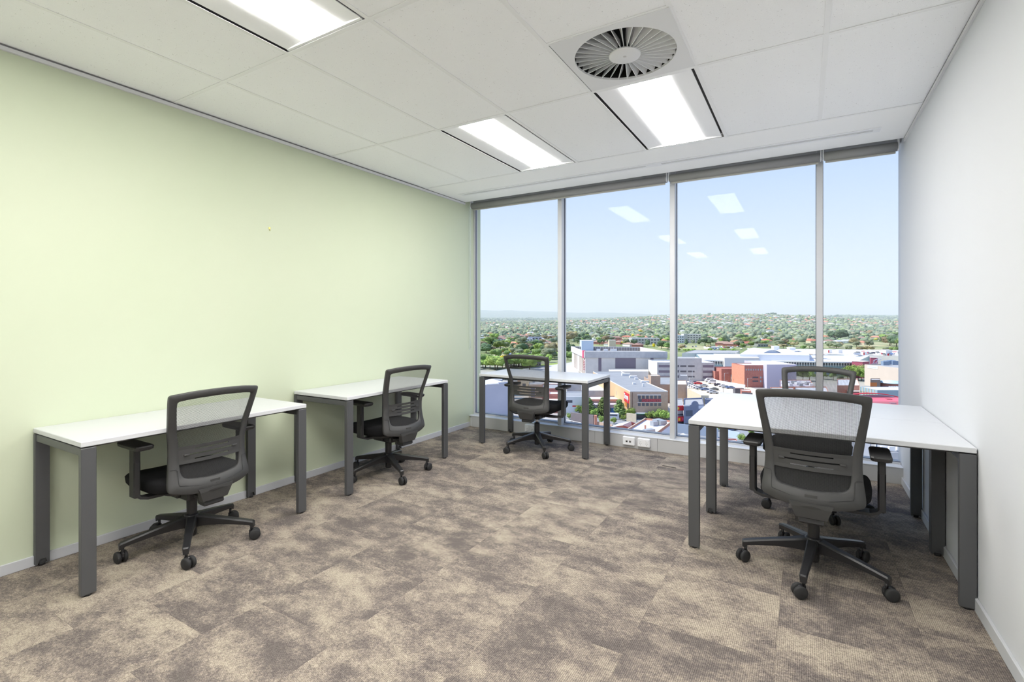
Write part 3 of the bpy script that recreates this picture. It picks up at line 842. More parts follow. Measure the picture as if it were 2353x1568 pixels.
M_roof_w = mat('roof white sheet', (226, 228, 232), 0.6, var=.06, scale=.15)
M_roof_g = mat('roof grey sheet', (156, 158, 160), 0.7, var=.12, scale=.2)
M_roof_d = mat('roof mid grey', (172, 172, 172), 0.8, var=.12, scale=.3)
M_conc = mat('concrete grey', (200, 199, 198), 0.9, rgb2=(186, 186, 187), scale=.5)
M_concl = mat('concrete light', (224, 220, 214), 0.9, rgb2=(216, 212, 206), scale=.4)
M_win = mat('window dark', (96, 98, 106), 0.25)
M_winp = mat('window plum tint', (124, 116, 130), 0.3)
M_brick = mat('brick red', (186, 128, 116), 0.9, rgb2=(174, 116, 104), scale=1.2)
M_brick_o = mat('brick orange and sunlit red', (206, 146, 122), 0.9, rgb2=(196, 136, 112), scale=1.2)  # orange brick; also the sunlit tone of the red brick block's side
M_tan = mat('brick tan', (196, 172, 152), 0.9, rgb2=(186, 162, 144), scale=1.0)
M_cream = mat('render cream', (222, 208, 182), 0.9, rgb2=(212, 198, 172), scale=.6)
M_beige = mat('render beige', (206, 194, 180), 0.9, var=.04, scale=.3)
M_white = mat('paint white', (232, 232, 232), 0.8)
M_metal = mat('galvanised metal', (170, 174, 178), 0.5, metal=.3)
M_bluegrey = mat('render blue grey', (190, 192, 206), 0.9, rgb2=(182, 185, 200), scale=.15)
M_navy = mat('paint navy', (132, 140, 162), 0.8, rgb2=(124, 132, 154), scale=.6)
M_red = mat('sign red', (206, 44, 52), 0.6)
M_yellow = mat('sign yellow', (236, 196, 60), 0.6)
M_green_s = mat('sign green', (40, 150, 90), 0.6)
M_glz = mat('glazing teal', (150, 176, 186), 0.25)
M_terra = mat('roof terracotta tile', (206, 136, 106), 0.9, objvar=.14, var=.1, scale=.8)
M_terrad = mat('roof brown tile', (168, 138, 124), 0.9, objvar=.16, var=.1, scale=.8)
M_asph = mat('asphalt', (150, 152, 156), 0.95, var=.08, scale=.2)

def face_frame(a, b):
    a = Vector((a[0], a[1], 0)); b = Vector((b[0], b[1], 0)); d = (b - a); L_ = d.length; d /= L_
    nrm = Vector((d.y, -d.x, 0))
    return a, d, nrm, L_
def on_face(name, a, b, x0, x1, z0, z1, m, parent, depth=0.12, proud=0.04):
    """a thin box on the wall from a to b (outside is to the right of a->b), x in metres along, z above street"""
    A, d, nrm, L_ = face_frame(a, b)
    M_ = Matrix(((d.x, nrm.x, 0, A.x), (d.y, nrm.y, 0, A.y), (0, 0, 1, GZ), (0, 0, 0, 1)))
    q = MB(); q.box((x0, -depth, z0), (x1, proud, z1), M=M_)
    return q.build(name, m, parent)
def building(name, label, cat, poly, h, wall, roof, parapet=0.6, group=None, base=0.0, foot=True, pm=None, into=None):
    """poly: front-left, front-right, back-right, back-left world points"""
    pts = [Vector((p[0], p[1], 0)) for p in poly]
    c = sum(pts, Vector()) / len(pts)
    if into:
        t = link(name, None, into, Vector((c.x, c.y, GZ + base)) - into.location); foot = False
    else: t = thing(name, label, cat, (c.x, c.y, GZ + base), 0, group)
    lp = [p - c for p in pts]
    q = MB(); q.prism(lp, 0 if base else -1.0, h - base - (parapet if parapet else 0)); q.build('walls', wall, t)
    q = MB(); zt = h - base
    if parapet:
        inn = [p * (1 - .35 / max(p.length, 1)) for p in lp]
        for i in range(len(lp)):
            j = (i + 1) % len(lp)
            a, b, cc, dd = lp[i], lp[j], inn[j], inn[i]
            vs = [(a.x, a.y, zt - parapet), (b.x, b.y, zt - parapet), (cc.x, cc.y, zt - parapet), (dd.x, dd.y, zt - parapet), (a.x, a.y, zt), (b.x, b.y, zt), (cc.x, cc.y, zt), (dd.x, dd.y, zt)]
            q.add(vs, [(0, 1, 5, 4), (1, 2, 6, 5), (2, 3, 7, 6), (3, 0, 4, 7), (4, 5, 6, 7)])
        q.build('parapet', pm or wall, t)
        q = MB(); q.prism([p * (1 - .3 / max(p.length, 1)) for p in lp], zt - parapet - .02, zt - parapet + .03); q.build('roof', roof, t)
    else:
        q.prism([p * (1 + .3 / max(p.length, 1)) for p in lp], zt - .02, zt + .12); q.build('roof', roof, t)
    if foot: FOOT.append([(p.x, p.y) for p in pts])
    return t, pts
def wface(t, name, a, b, x0, x1, z0, z1, m, **k):
    o = on_face(name, a, b, x0, x1, z0, z1, m, None, **k)
    o.parent = t; o.matrix_parent_inverse = Matrix.Translation(-wloc(t))
    return o
def wloc(t): return Vector(t.location) + (wloc(t.parent) if t.parent else Vector())
def wbox(t, name, p, sx, sy, z0, z1, m, rz=0.0, r=0.0):
    """box standing at world point p, z above street"""
    q = MB(); M_ = Matrix.Translation((p[0], p[1], GZ)) @ Matrix.Rotation(rz, 4, 'Z')
    q.box((-sx / 2, -sy / 2, z0), (sx / 2, sy / 2, z1), M=M_)
    o = q.build(name, m, t)
    if t: o.matrix_parent_inverse = Matrix.Translation(-Vector(t.location))
    return o
def ray_back(a, b, depth):
    a = Vector(a); b = Vector(b); m_ = Vector((a[0], a[1], 0)).normalized() * depth
    return [a, b, b + m_, a + m_]
def quad(u0v0, u1v1, u2v2, u3v3, h): return [P(*p, h) for p in (u0v0, u1v1, u2v2, u3v3)]
def text_on(t, txt, a, b, xc, zc, size, m, width=None, name='lettering', off=.10):
    A, d, nrm, L_ = face_frame(a, b)
    cu = bpy.data.curves.new('lettering', 'FONT'); cu.body = txt; cu.size = size; cu.align_x = 'CENTER'; cu.align_y = 'CENTER'; cu.extrude = .06
    cu.offset = .02 * size
    if m: cu.materials.append(m)
    o = bpy.data.objects.new(name, cu); COL.objects.link(o)
    p = A + d * xc + nrm * off
    X = d; Z = nrm; Y = Vector((0, 0, 1))
    Mx = Matrix(((X.x, Y.x, Z.x, p.x), (X.y, Y.y, Z.y, p.y), (X.z, Y.z, Z.z, GZ + zc), (0, 0, 0, 1)))
    if width:
        bpy.context.view_layer.update(); w_ = o.dimensions.x
        if w_ > 0: Mx = Mx @ Matrix.Diagonal((width / w_, 1, 1, 1))
    bpy.context.view_layer.update()
    me = bpy.data.meshes.new_from_object(o.evaluated_get(bpy.context.evaluated_depsgraph_get())); bpy.data.objects.remove(o)
    me.transform(Mx)
    o = link(name, me, t); o.matrix_parent_inverse = Matrix.Translation(-wloc(t))
    return o
def perp_back(a, b, depth):
    A, d, nrm, L_ = face_frame(a, b); return [Vector(a), Vector(b), Vector((b[0], b[1], 0)) - nrm * depth, Vector((a[0], a[1], 0)) - nrm * depth]

# ---- department store
h = 16.0
FLp, FRp = P(1345.2, 808, h), P(1532, 808.3, h); BRp, BLp = P(1471.2, 797.6, h), P(1314.3, 795.9, h)
t, pts = building('department_store', 'big grey department store with a pale blue roof box and dark window panels', 'building', [FLp, FRp, BRp, BLp], h, M_concl, M_roof_d, 3.2)
W = (FRp - FLp).length
A, d_, nr, _ = face_frame(FLp, FRp)
wface(t, 'fascia', FLp, FRp, -.5, W + .3, h - 4.2, h, M_conc, depth=.2, proud=.8)
for a, b, z0, nm, m in ((.160, .197, 1.0, 'window', M_winp), (.368, .620, h - 11.3, 'window', M_winp), (.800, .838, h - 9, 'window', M_winp)):
    wface(t, nm, FLp, FRp, a * W, b * W, z0, h - 4.3, m, proud=.05)
k = 0
for a, b in ((.0, .158), (.199, .366), (.622, .798), (.840, 1.0)):
    wface(t, 'wall_panel', FLp, FRp, a * W, b * W, .5, h - 4.4, M_concl, proud=.18)
S = (FLp - BLp).length
wface(t, 'fascia', BLp, FLp, 0, S + .5, h - 4.2, h, M_concl, depth=.2, proud=.8)
for a in (.20, .30, .38, .62, .70, .77, .84, .92):
    wface(t, 'window', BLp, FLp, a * S, (a + .035) * S, .5, h - 4.4, mat('window bronze', (128, 100, 88), .4), proud=.06)
wface(t, 'sign', BLp, FLp, S * .90, S * .975, h - 4.5, h + .3, mat('sign pink', (226, 80, 120), .6), proud=1.2)
wface(t, 'sign', BLp, FLp, S * .93, S * .985, 3.0, h - 6, mat('sign panel white red', (222, 190, 190), .6), proud=.5)
for k_ in range(6): wface(t, 'sign_band', BLp, FLp, S * .93, S * .985, 3.6 + k_ * 1.1, 4.0 + k_ * 1.1, mat('sign stripe maroon', (150, 60, 70), .6), proud=.6)
# roof plant
pb = P(1365, 807, 12.8)
bx0 = P(1336, 805, 13); bx1 = P(1364, 805, 13)
_t, _p = building('roof_plant_room', 'pale blue box shaped plant room on the left of the grey store roof', 'building', perp_back(P(1336.5, 806.2, h - 3.2), P(1363.6, 806.2, h - 3.2), 11), h + 4.6, mat('cladding pale blue', (206, 220, 232), .6), M_roof_w, 0, base=h - 3.2, into=t)
_t, _p = building('roof_lift_housing', 'cream square lift housing at the back of the grey store roof', 'building', perp_back(P(1400, 799.5, h - 3.2), P(1415, 799.5, h - 3.2), 5), h + 3.2, M_cream, M_concl, 0, base=h - 3.2, into=t)
for i in range(30):                                  # louvred screen behind the parapet
    f0 = (i + .15) / 30; f1 = (i + .85) / 30
    a = BLp.lerp(BRp, f0); 
L_ = (BRp - BLp).length
for i in range(26):
    wface(t, 'louvre_panel', BRp, BLp, L_ * (i + .1) / 26, L_ * (i + .9) / 26, h - 3.0, h - .6, mat('louvre brown grey', (138, 132, 132), .7), depth=.5, proud=-.4)
for u_, v_, s_ in ((1375, 806.3, 3), (1383, 804, 4), (1410, 806.5, 5), (1450, 805.5, 6), (1460, 806.8, 4), (1392, 807, 3)):
    p = P(u_, v_, h - 3.2); wbox(t, 'air_unit', p, s_, 2.5, h - 3.2, h - 3.2 + 1.4, M_white, .4)
# white entrance canopy building in front of it
t, pts = building('white_roofed_annexe', 'low white flat roofed annexe in front of the grey department store', 'building', [P(1401, 854, 5), P(1490, 854, 5), P(1488, 849, 5), P(1399, 849, 5)], 5, M_concl, M_roof_w, .3)

# ---- office building with window bands (spans the centre mullion)
hb = 11.2
FLp, FRp = P(1510.4, 833.2, hb), P(1641.5, 833.7, hb)
bl_ = P(1490, 826.9, hb); bk = bl_ - FLp; BRp, BLp = FRp + bk, bl_
t, pts = building('office_block', 'grey concrete office block with dark window bands behind the car park', 'building', [FLp, FRp, BRp, BLp], hb, M_conc, M_roof_w, .7)
W = (FRp - FLp).length
for z in (8.2, 4.9, 1.6):
    wface(t, 'window', FLp, FRp, .8, W * .30, z, z + 1.5, M_winp)
    wface(t, 'window', FLp, FRp, W * .80, W * .985, z, z + 1.5, M_winp)
wface(t, 'side_wall', BLp, FLp, 0, bk.length - .1, 0, hb, M_concl, proud=.1)
towA, towB = P(1553, 822.8, 13.9), P(1611.7, 822.8, 13.9)
fA = FLp.lerp(FRp, (1553 - 1510.4) / 131.1); fB = FLp.lerp(FRp, (1611.7 - 1510.4) / 131.1)
A, d_, nr, _ = face_frame(FLp, FRp)
fA = fA + nr * .8; fB = fB + nr * .8
t3, pts = building('office_tower', 'taller rough concrete stair block of the grey office building', 'building', [fA, fB, fB - nr * 12, fA - nr * 12], 13.9, M_conc, M_roof_w, .5, into=t)
W2 = (fB - fA).length
for z in (8.6, 5.4, 2.2):
    for x0, x1 in ((.16, .40), (.46, .72)):
        wface(t3, 'window', fA, fB, W2 * x0, W2 * x1, z, z + .95, M_win)
    wface(t3, 'window', fA, fB, W2 * .0, W2 * .11, z - .2, z + 1.2, M_win)

# ---- variety store (brick, sign)
hd = 10.6
FLp, FRp = P(1448.2, 899.1, hd), P(1534.7, 899.1, hd)
BLp = P(1363, 853.8, hd); BRp = BLp + (FRp - FLp) * 1.02
t, pts = building('brick_variety_store', 'tan brick store with grey sheet roof and red shop sign between two rows of windows', 'building', [FLp, FRp, BRp, BLp], hd, M_tan, M_roof_g, .35, pm=M_concl)
A, d_, nr, W = face_frame(FLp, FRp)
S = (FLp - BLp).length
wface(t, 'side_wall', BLp, FLp, 0, S, 0, hd - .4, mat('orange tan sunlit', (214, 178, 138), .9, var=.05, scale=.2), proud=.06)  # sunlight on this left wall is put into its lighter, warmer tan
zt = lambda v: hd - (v - 899.1) / 86.5 * W * .985
X = lambda u: (u - 1448.2) / 86.5 * W
for i in range(6):
    for va, vb_ in ((909.5, 916.8), (927.2, 933.8)):
        u_ = 1465.8 + i * 9.35
        f = wface(t, 'window', FLp, FRp, X(u_), X(u_ + 6.3), zt(vb_), zt(va), M_win)
wface(t, 'lintel', FLp, FRp, X(1464), X(1518.5), zt(909), zt(907.4), M_white, proud=.25)
wface(t, 'ledge', FLp, FRp, X(1464), X(1520.5), zt(926), zt(925), M_white, proud=.2)
sg = wface(t, 'sign_board', FLp, FRp, X(1474), X(1519), zt(924.6), zt(917.2), mat('sign board maroon', (150, 82, 88), .7), proud=.1)
text_on(t, 'DIMMEYS', FLp, FRp, X(1497), (zt(924.6) + zt(917.2)) / 2, 1.5, mat('sign letters red', (206, 92, 102), .6), width=X(1518) - X(1476), off=.16)
q = MB(); M_ = Matrix.Translation(A + d_ * X(1470.3) + nr * .12 + Vector((0, 0, GZ + zt(920.7)))) @ nr.to_track_quat('Z', 'Y').to_matrix().to_4x4()
q.lathe([(.02, 0), (.62, 0), (.62, .12), (.02, .12)], n=24, M=M_); o = q.build('round_emblem', M_white, t); o.matrix_parent_inverse = Matrix.Translation(-Vector(t.location))
q = MB(); q.lathe([(.60, .12), (.60, .15), (.52, .15), (.52, .12)], n=24, M=M_); q.box((-.12, -.35, .12), (.12, .35, .16), M=M_); o = q.build('emblem_figure', M_win, t); o.matrix_parent_inverse = Matrix.Translation(-Vector(t.location))
wface(t, 'awning', FLp, FRp, X(1454), X(1500), zt(950.5), zt(949), M_white, proud=1.6)
wface(t, 'awning_fascia', FLp, FRp, X(1456), X(1488), zt(951.6), zt(950.4), M_green_s, proud=1.65)
wface(t, 'shopfront', FLp, FRp, X(1462), X(1500), 0.1, zt(952), M_win, proud=.1)
wface(t, 'downpipe', FLp, FRp, X(1452.5), X(1453.4), .2, hd - .5, mat('pipe brown', (120, 98, 84), .7), proud=.2)
# red side sign + poster under it
wface(t, 'side_sign', BLp, FLp, S * .885, S * .985, 5.6, 9.3, M_red, proud=.25)
text_on(t, 'Dimmeys', BLp, FLp, S * .935, 7.7, 2.9, M_white, width=S * .082, off=.32)
wface(t, 'poster', BLp, FLp, S * .895, S * .94, 3.8, 5.4, mat('poster orange', (196, 132, 60), .7), proud=.2)
wface(t, 'poster', BLp, FLp, S * .945, S * .985, 3.4, 5.4, mat('poster brown', (92, 72, 66), .7), proud=.2)
for f_, z_ in ((.52, 6.6), (.70, 6.0), (.30, 7.0)): wface(t, 'window', BLp, FLp, S * f_, S * (f_ + .015), z_, z_ + 1.7, M_tan, proud=.12)
for u_, v_, a_, b_, hh in ((1457, 882, 1.2, .8, .5), (1478, 887, .8, .5, .9), (1482, 878, 3.5, 1.0, .4), (1455, 867, 3.6, 1.2, .6), (1438, 862, 4, 1.5, .8), (1462, 871, 1.4, .7, .6)):
    wbox(t, 'roof_vent', P(u_, v_, hd), a_, b_, hd - .3, hd + hh, M_white, .6)
# lower tan block on its right with the stair box
FL2, FR2 = P(1517, 882.5, 8.2), P(1600, 884, 8.2)
t, pts = building('brick_rear_block', 'lower tan brick block with flat grey roof to the right of the brick store', 'building', [P(1510, 884, 8.2), P(1556, 884, 8.2), P(1554, 866, 8.2), P(1480, 866, 8.2)], 8.2, M_tan, M_roof_g, .4)
_t, pts = building('stair_box', 'square tan brick stair box standing on the grey flat roof', 'building', perp_back(P(1496, 885.5, 8), P(1517.5, 885.5, 8), 5), 12.2, M_tan, M_roof_w, .3, base=7.6, into=t)

# ---- blank blue-grey wall building at lower left
hw = 14.8
FLp, FRp = P(1052, 889.5, hw), P(1167.5, 881.5, hw)
t, pts = building('blue_grey_warehouse', 'large building with a blank blue grey wall and white roof behind the small desk', 'building', perp_back(FLp, FRp, 26), hw, M_bluegrey, M_roof_w, .0)
A, d_, nr, W = face_frame(FLp, FRp)
wface(t, 'stepped_parapet', FLp, FRp, W * .80, W, hw - .1, hw + .55, M_bluegrey, depth=.4, proud=.02)
wface(t, 'stepped_parapet', FLp, FRp, W * .56, W * .79, hw - .1, hw + .25, M_bluegrey, depth=.4, proud=.02)
t, pts = building('tan_and_blue_shop', 'low blue grey and tan shop behind the white warehouse roof', 'building', perp_back(P(1117, 876.5, 6), P(1154, 876.5, 6), 10), 6.5, M_navy, M_roof_g, .4)
wface(t, 'tan_wall', pts[0], pts[1], 16, 24, .5, 7.2, M_tan, proud=.3)
t, pts = building('pale_market_shed', 'pale striped shed left of the blue grey wall, seen at the window corner', 'building', perp_back(P(1070, 899, 10), P(1100, 899, 10), 24), 12, M_concl, M_roof_w, .3)
for k_ in range(5): wface(t, 'louvre', pts[0], pts[1], 0, 24, 4.5 + k_ * 1.2, 5.0 + k_ * 1.2, M_glz)

# ---- red brick group
hr = 12.3
FLp, FRp = P(1711, 839.4, hr), P(1761.7, 839.4, hr)
bl_ = P(1681.6, 834.3, hr); bk = bl_ - FLp
t, pts = building('red_brick_block', 'tall red brick block with rows of tiny windows beside the car park', 'building', [FLp, FRp, FRp + bk, FLp + bk], hr, M_brick, M_roof_w, .4)
A, d_, nr, W = face_frame(FLp, FRp)
for i in range(8): wface(t, 'window', FLp, FRp, W * (.05 + i * .109), W * (.05 + i * .109) + .55, hr - 3.0, hr - 2.0, M_glz)
for z in (3.0, .9):
    wface(t, 'window', FLp, FRp, W * .36, W * .62, z + 2.2, z + 2.9, M_win)
    for f_ in (.70, .82): wface(t, 'window', FLp, FRp, W * f_, W * f_ + .7, z + 2, z + 3, M_glz)
wface(t, 'side_wall', BLp if False else FLp + bk, FLp, 0, bk.length, 0, hr - .5, M_brick_o, proud=.08)  # sunlit side of the red brick, its lit tone put into the colour
h2 = 8.2
a, b = P(1657.7, 848, h2), P(1711, 848, h2)
t, pts = building('low_red_brick_wing', 'lower red brick wing with cream infill beside the tall brick block', 'building', perp_back(a, b, 14), h2, M_brick, mat('roof rust', (176, 110, 96), .8), .5)
A, d_, nr, W = face_frame(a, b)
wface(t, 'infill', a, b, W * .40, W * .98, .2, 3.6, M_concl, proud=.15)
wface(t, 'window_band', a, b, W * .40, W * .62, 3.7, 4.8, M_glz, proud=.16)
wface(t, 'window_band', a, b, W * .70, W * .82, 3.7, 4.8, M_glz, proud=.16)
wface(t, 'stair_bay', a, b, W * .83, W * 1.03, 2.2, 5.4, M_concl, proud=1.2)
for f_ in (.42, .70): wface(t, 'window', a, b, W * f_, W * (f_ + .12), .8, 2.0, M_win, proud=.2)
t, pts = building('small_red_annexe', 'small red brick annexe between the office block and the brick wing', 'building', perp_back(P(1643, 855, 6), P(1655, 855, 6), 9), 6.4, M_brick, M_roof_w, .4)
t, pts = building('lilac_clad_hall', 'tall lilac grey clad hall behind the red brick block', 'building', perp_back(P(1762, 838.0, 13), P(1830, 838.0, 13), 26), 13, mat('cladding lilac', (196, 196, 212), .7), M_roof_w, .2)

# ---- car park
cp = [P(1578, 876), P(1690, 876), P(1760, 905), P(1760, 925), P(1600, 925), P(1575, 905)]
q = MB(); q.prism(cp, GZ - .5, GZ + .10); struct(q.build('floor_car_park', mat('car park concrete', (226, 212, 190), .9, var=.08, scale=.12)))
def car(lbl, u, v, ang, kind, m, h=.1, group='cars in the open car park'):
    p = P(u, v, h)
    t = thing('van' if kind == 'van' else 'car', lbl, 'van' if kind == 'van' else 'car', p, ang, group)
    me = CARS[kind, m.name] if (kind, m.name) in CARS else None
    if me is None:
        q = MB()
        if kind == 'van':
            prof = [(-2.6, .35), (-2.6, 2.1), (-2.4, 2.3), (1.3, 2.3), (1.9, 1.5), (2.5, 1.2), (2.6, .35)]; wd = .98
        else:
            prof = [(-2.2, .3), (-2.25, .85), (-2.0, 1.0), (-1.5, 1.08), (-.95, 1.45), (.35, 1.48), (1.05, 1.02), (1.9, .88), (2.2, .6), (2.2, .3)]; wd = .88
        q.loft([[(x, -wd, z) for x, z in prof], [(x, wd, z) for x, z in prof]])
        body = q.mesh('body', [m]); q = MB()
        gl = [(-2.0, 1.45), (-2.0, 2.0), (1.3, 2.0), (1.75, 1.5)] if kind == 'van' else [(-1.42, 1.06), (-.9, 1.38), (.32, 1.41), (.95, 1.05)]
        q.loft([[(x, -wd - .015, z) for x, z in gl], [(x, wd + .015, z) for x, z in gl]])
        glass = q.mesh('windows', [M_win]); q = MB(); q.cyl((0, -.1, 0), (0, .1, 0), .32, n=12); wheel = q.mesh('wheel', [M_rub])
        CARS[kind, m.name] = me = (body, glass, wheel, wd)
    link('body', me[0], t); link('windows', me[1], t)
    for x in (-1.35, 1.4):
        for s in (-1, 1): link('wheel', me[2], t, (x, s * (me[3] - .08), .32))
    return t
CARS = {}
paints = {'white': mat('car paint white', (232, 232, 236), .3), 'silver': mat('car paint silver', (176, 182, 190), .3, metal=.4), 'grey': mat('car paint grey', (110, 114, 112), .3), 'blue': mat('car paint blue', (96, 118, 160), .3), 'red': mat('car paint red', (196, 48, 60), .3), 'dark': mat('car paint dark', (62, 60, 76), .3)}
rowA = YAW + R(168)
specs = [(1591, 873.5, 'van', 'white', 1.3, 'white van by the concrete office block, left of the pair'), (1600, 873.8, 'van', 'white', 1.3, 'white van by the concrete office block, right of the pair'),
 (1630, 878, 'van', 'white', 0.1, 'white van at the back of the car park, behind the minibus'), (1637, 882, 'van', 'white', 0, 'white minibus near the white ramp wall in the car park'),
 (1585, 886.5, 'car', 'silver', 0, None), (1590, 888.5, 'car', 'white', 0, None), (1596, 890.5, 'car', 'white', 0, None), (1601, 892.5, 'car', 'white', 0, None), (1608, 895, 'car', 'silver', 0, None),
 (1604, 883.5, 'car', 'red', 0, 'bright red car between the white ones in the car park'), (1617, 889, 'car', 'silver', 0, 'silver estate car parked nose right, right of the red car'), (1620, 897.5, 'car', 'blue', 0, 'light blue car at the near end of the left parking row'),
 (1641, 897, 'car', 'grey', 0, 'olive grey hatchback in the middle of the car park'), (1640, 905, 'car', 'silver', 0, 'silver car nearest the desk top in the car park'), (1633, 902.5, 'car', 'white', 0, None),
 (1650, 887, 'car', 'dark', 0, 'dark car with red tail lights below the ramp wall'), (1660, 889.5, 'car', 'white', 0, None), (1668, 892, 'car', 'silver', 0, None), (1678.5, 893.5, 'car', 'blue', 0, 'blue grey hatchback at the end of the right parking row'),
 (1594, 899.5, 'car', 'silver', 0, 'silver car half hidden behind the cream wall'), (1586, 882, 'car', 'white', 0, None), (1594, 881, 'car', 'silver', 0, None)]
for u_, v_, k_, m_, da, lb in specs:
    car(lb or 'pale car in the left rows of the open car park', u_, v_, rowA + da, k_, paints[m_])
# ramp wall, kiosk, bin, lamp posts
def wall_line(name, lb, p, q_, h0, h1, th, m, cat='wall'):
    A = Vector((p[0], p[1], 0)); B = Vector((q_[0], q_[1], 0)); d = (B - A).normalized(); nn = Vector((d.y, -d.x, 0)) * th / 2
    q = MB(); q.prism([A - nn, B - nn, B + nn, A + nn][::-1], GZ, GZ + h0)
    o = q.build(name, m); return tag(o, lb, cat)
wall_line('ramp_wall', 'white sloping ramp wall along the right side of the car park', P(1646, 884), P(1712, 896), 2.6, 1, .4, M_white)
wall_line('car_park_wall', 'low white wall behind the minibus and the ramp', P(1632, 875.5), P(1658, 882), 1.6, 1, .3, M_concl)
t, pts = building('car_park_kiosk', 'low dark glass kiosk with brick band in the car park', 'building', perp_back(P(1704, 899, 3), P(1726, 900, 3), 6), 3.2, M_brick, M_concl, .3)
wface(t, 'window', pts[0], pts[1], .2, 4.8, .4, 2.4, M_win)
wbox(t, 'window_bay', P(1697, 905), 4.5, 2.5, 0, 2.8, M_win, YAW)
q = MB(); q.bbox((-.5, -.5, 0), (.5, .5, 2.0), .15); o = q.build('clothing_bin', M_red, None, P(1691, 905)); tag(o, 'red bin beside the dark glass kiosk', 'bin')
for i, (ub, vb_, vt, lb) in enumerate(((1664.5, 884, 858, 'tall lamp post in front of the low brick wing'), (1718, 893, 869.5, 'tall lamp post in front of the tall brick block'), (1584, 897, 868, 'grey lamp post at the left edge of the car park'), (1591, 884, 852, 'grey lamp post among the white cars'), (1662, 903, 876, 'thin lamp post at the near edge of the car park'))):
    b_ = P(ub, vb_); hh = hgt(vb_, vt)
    t = thing('lamp_post', lb, 'lamp post', b_, YAW, 'lamp posts around the car park')
    q = MB(); q.cyl((0, 0, 0), (0, 0, hh), .13, .09, n=8); q.build('pole', M_metal, t)
    q = MB(); q.cyl((0, 0, hh - .05), (1.8, 0, hh), .06, n=6); q.build('arm', M_metal, t)
    q = MB(); q.bbox((1.5, -.2, hh - .08), (2.3, .2, hh + .08), .05); q.build('lamp_head', M_metal, t)

# ---- walls, pub and shops below the car park
t, pts = building('tan_flat_shop', 'tan flat fronted block beside the central mullion below the office block', 'building', ray_back(P(1545, 884, 9), P(1578, 884, 9), 16), 9, M_tan, M_roof_w, .4)
wface(t, 'ledge', pts[0], pts[1], -1, 8.2, 1.0, 1.5, M_cream, proud=.6)
t, pts = building('small_grey_hut', 'small grey rooftop hut behind the tan flat fronted block', 'building', ray_back(P(1563, 871, 8), P(1579, 871, 8), 5), 9.6, M_conc, M_conc, .2)
a, b = P(1579, 893, 7.5), P(1611, 909, 7.5)
t, pts = building('cream_side_wall_block', 'block with a long cream blank wall dropping to the right below the parked cars', 'building', perp_back(a, b, 3), 7.5, M_cream, M_cream, .2)
a, b = P(1611, 903, 7.5), P(1640, 911, 7.5)
t, pts = building('blue_white_shed', 'blue grey shed with a white stripe beside the cream wall', 'building', ray_back(P(1620, 918, 6.5), P(1650, 918, 6.5), 3), 6.5, M_navy, M_roof_w, .3)
wface(t, 'white_stripe', pts[0], pts[1], 0, 14, 3.0, 4.6, M_white)
# navy pub with a curved gable
a, b = P(1571, 932, 8), P(1617, 930, 8)
t, pts = building('navy_corner_pub', 'navy rendered shop with a curved gable and grey window, behind the desk corner', 'building', ray_back(a, b, 16), 8, M_navy, M_roof_d, .5)
A, d_, nr, W = face_frame(a, b)
q = MB(); rg = []
prof = [(-1.9, 0)] + [(1.35 * math.cos(math.pi - math.pi * k_ / 10) * 1.0, 1.15 * math.sin(math.pi * k_ / 10) + .25) for k_ in range(11)] + [(1.9, 0)]
M_ = Matrix(((d_.x, nr.x, 0, (A + d_ * W * .56).x), (d_.y, nr.y, 0, (A + d_ * W * .56).y), (0, 0, 1, GZ + 7.95), (0, 0, 0, 1)))
q.loft([[(x, -.3, z) for x, z in prof], [(x, .03, z) for x, z in prof]], M=M_); o = q.build('gable', M_navy, t); o.matrix_parent_inverse = Matrix.Translation(-Vector(t.location))
wface(t, 'window', a, b, W * .10, W * .44, 4.2, 6.2, mat('window slate', (82, 92, 110), .4)); wface(t, 'parapet_cap', a, b, 0, W * .3, 7.7, 8.15, M_white)
wface(t, 'sign_board', a, b, W * .74, W * 1.0, 6.6, 7.7, mat('sign board pale', (206, 212, 226), .6))
text_on(t, 'PLAN', a, b, W * .30, 2.6, .8, M_glz)
wface(t, 'shopfront', a, b, .3, W * .9, .2, 1.9, M_win)
a, b = P(1543, 933, 7.5), P(1570, 932, 7.5)
t, pts = building('red_sign_shop', 'shop with two red and yellow sign boards left of the navy pub', 'building', ray_back(a, b, 16), 7.5, M_conc, M_roof_d, .4)
A, d_, nr, W = face_frame(a, b)
wface(t, 'sign_board', a, b, 0, W, 5.8, 7.4, M_red, proud=.4); wface(t, 'sign_letters', a, b, W * .1, W * .6, 6.2, 7.0, M_yellow, proud=.45)
wface(t, 'sign_board', a, b, 0, W * 1.03, 2.2, 3.7, M_red, proud=1.4); wface(t, 'sign_letters', a, b, W * .4, W * .56, 2.5, 3.4, M_yellow, proud=1.45); wface(t, 'sign_letters', a, b, W * .72, W * .93, 2.5, 3.4, mat('sign pink', (226, 80, 120), .6), proud=1.45)
wface(t, 'shopfront', a, b, 0, W, .1, 2.0, M_win); wface(t, 'window', a, b, 0, W, 4.0, 4.6, M_win)

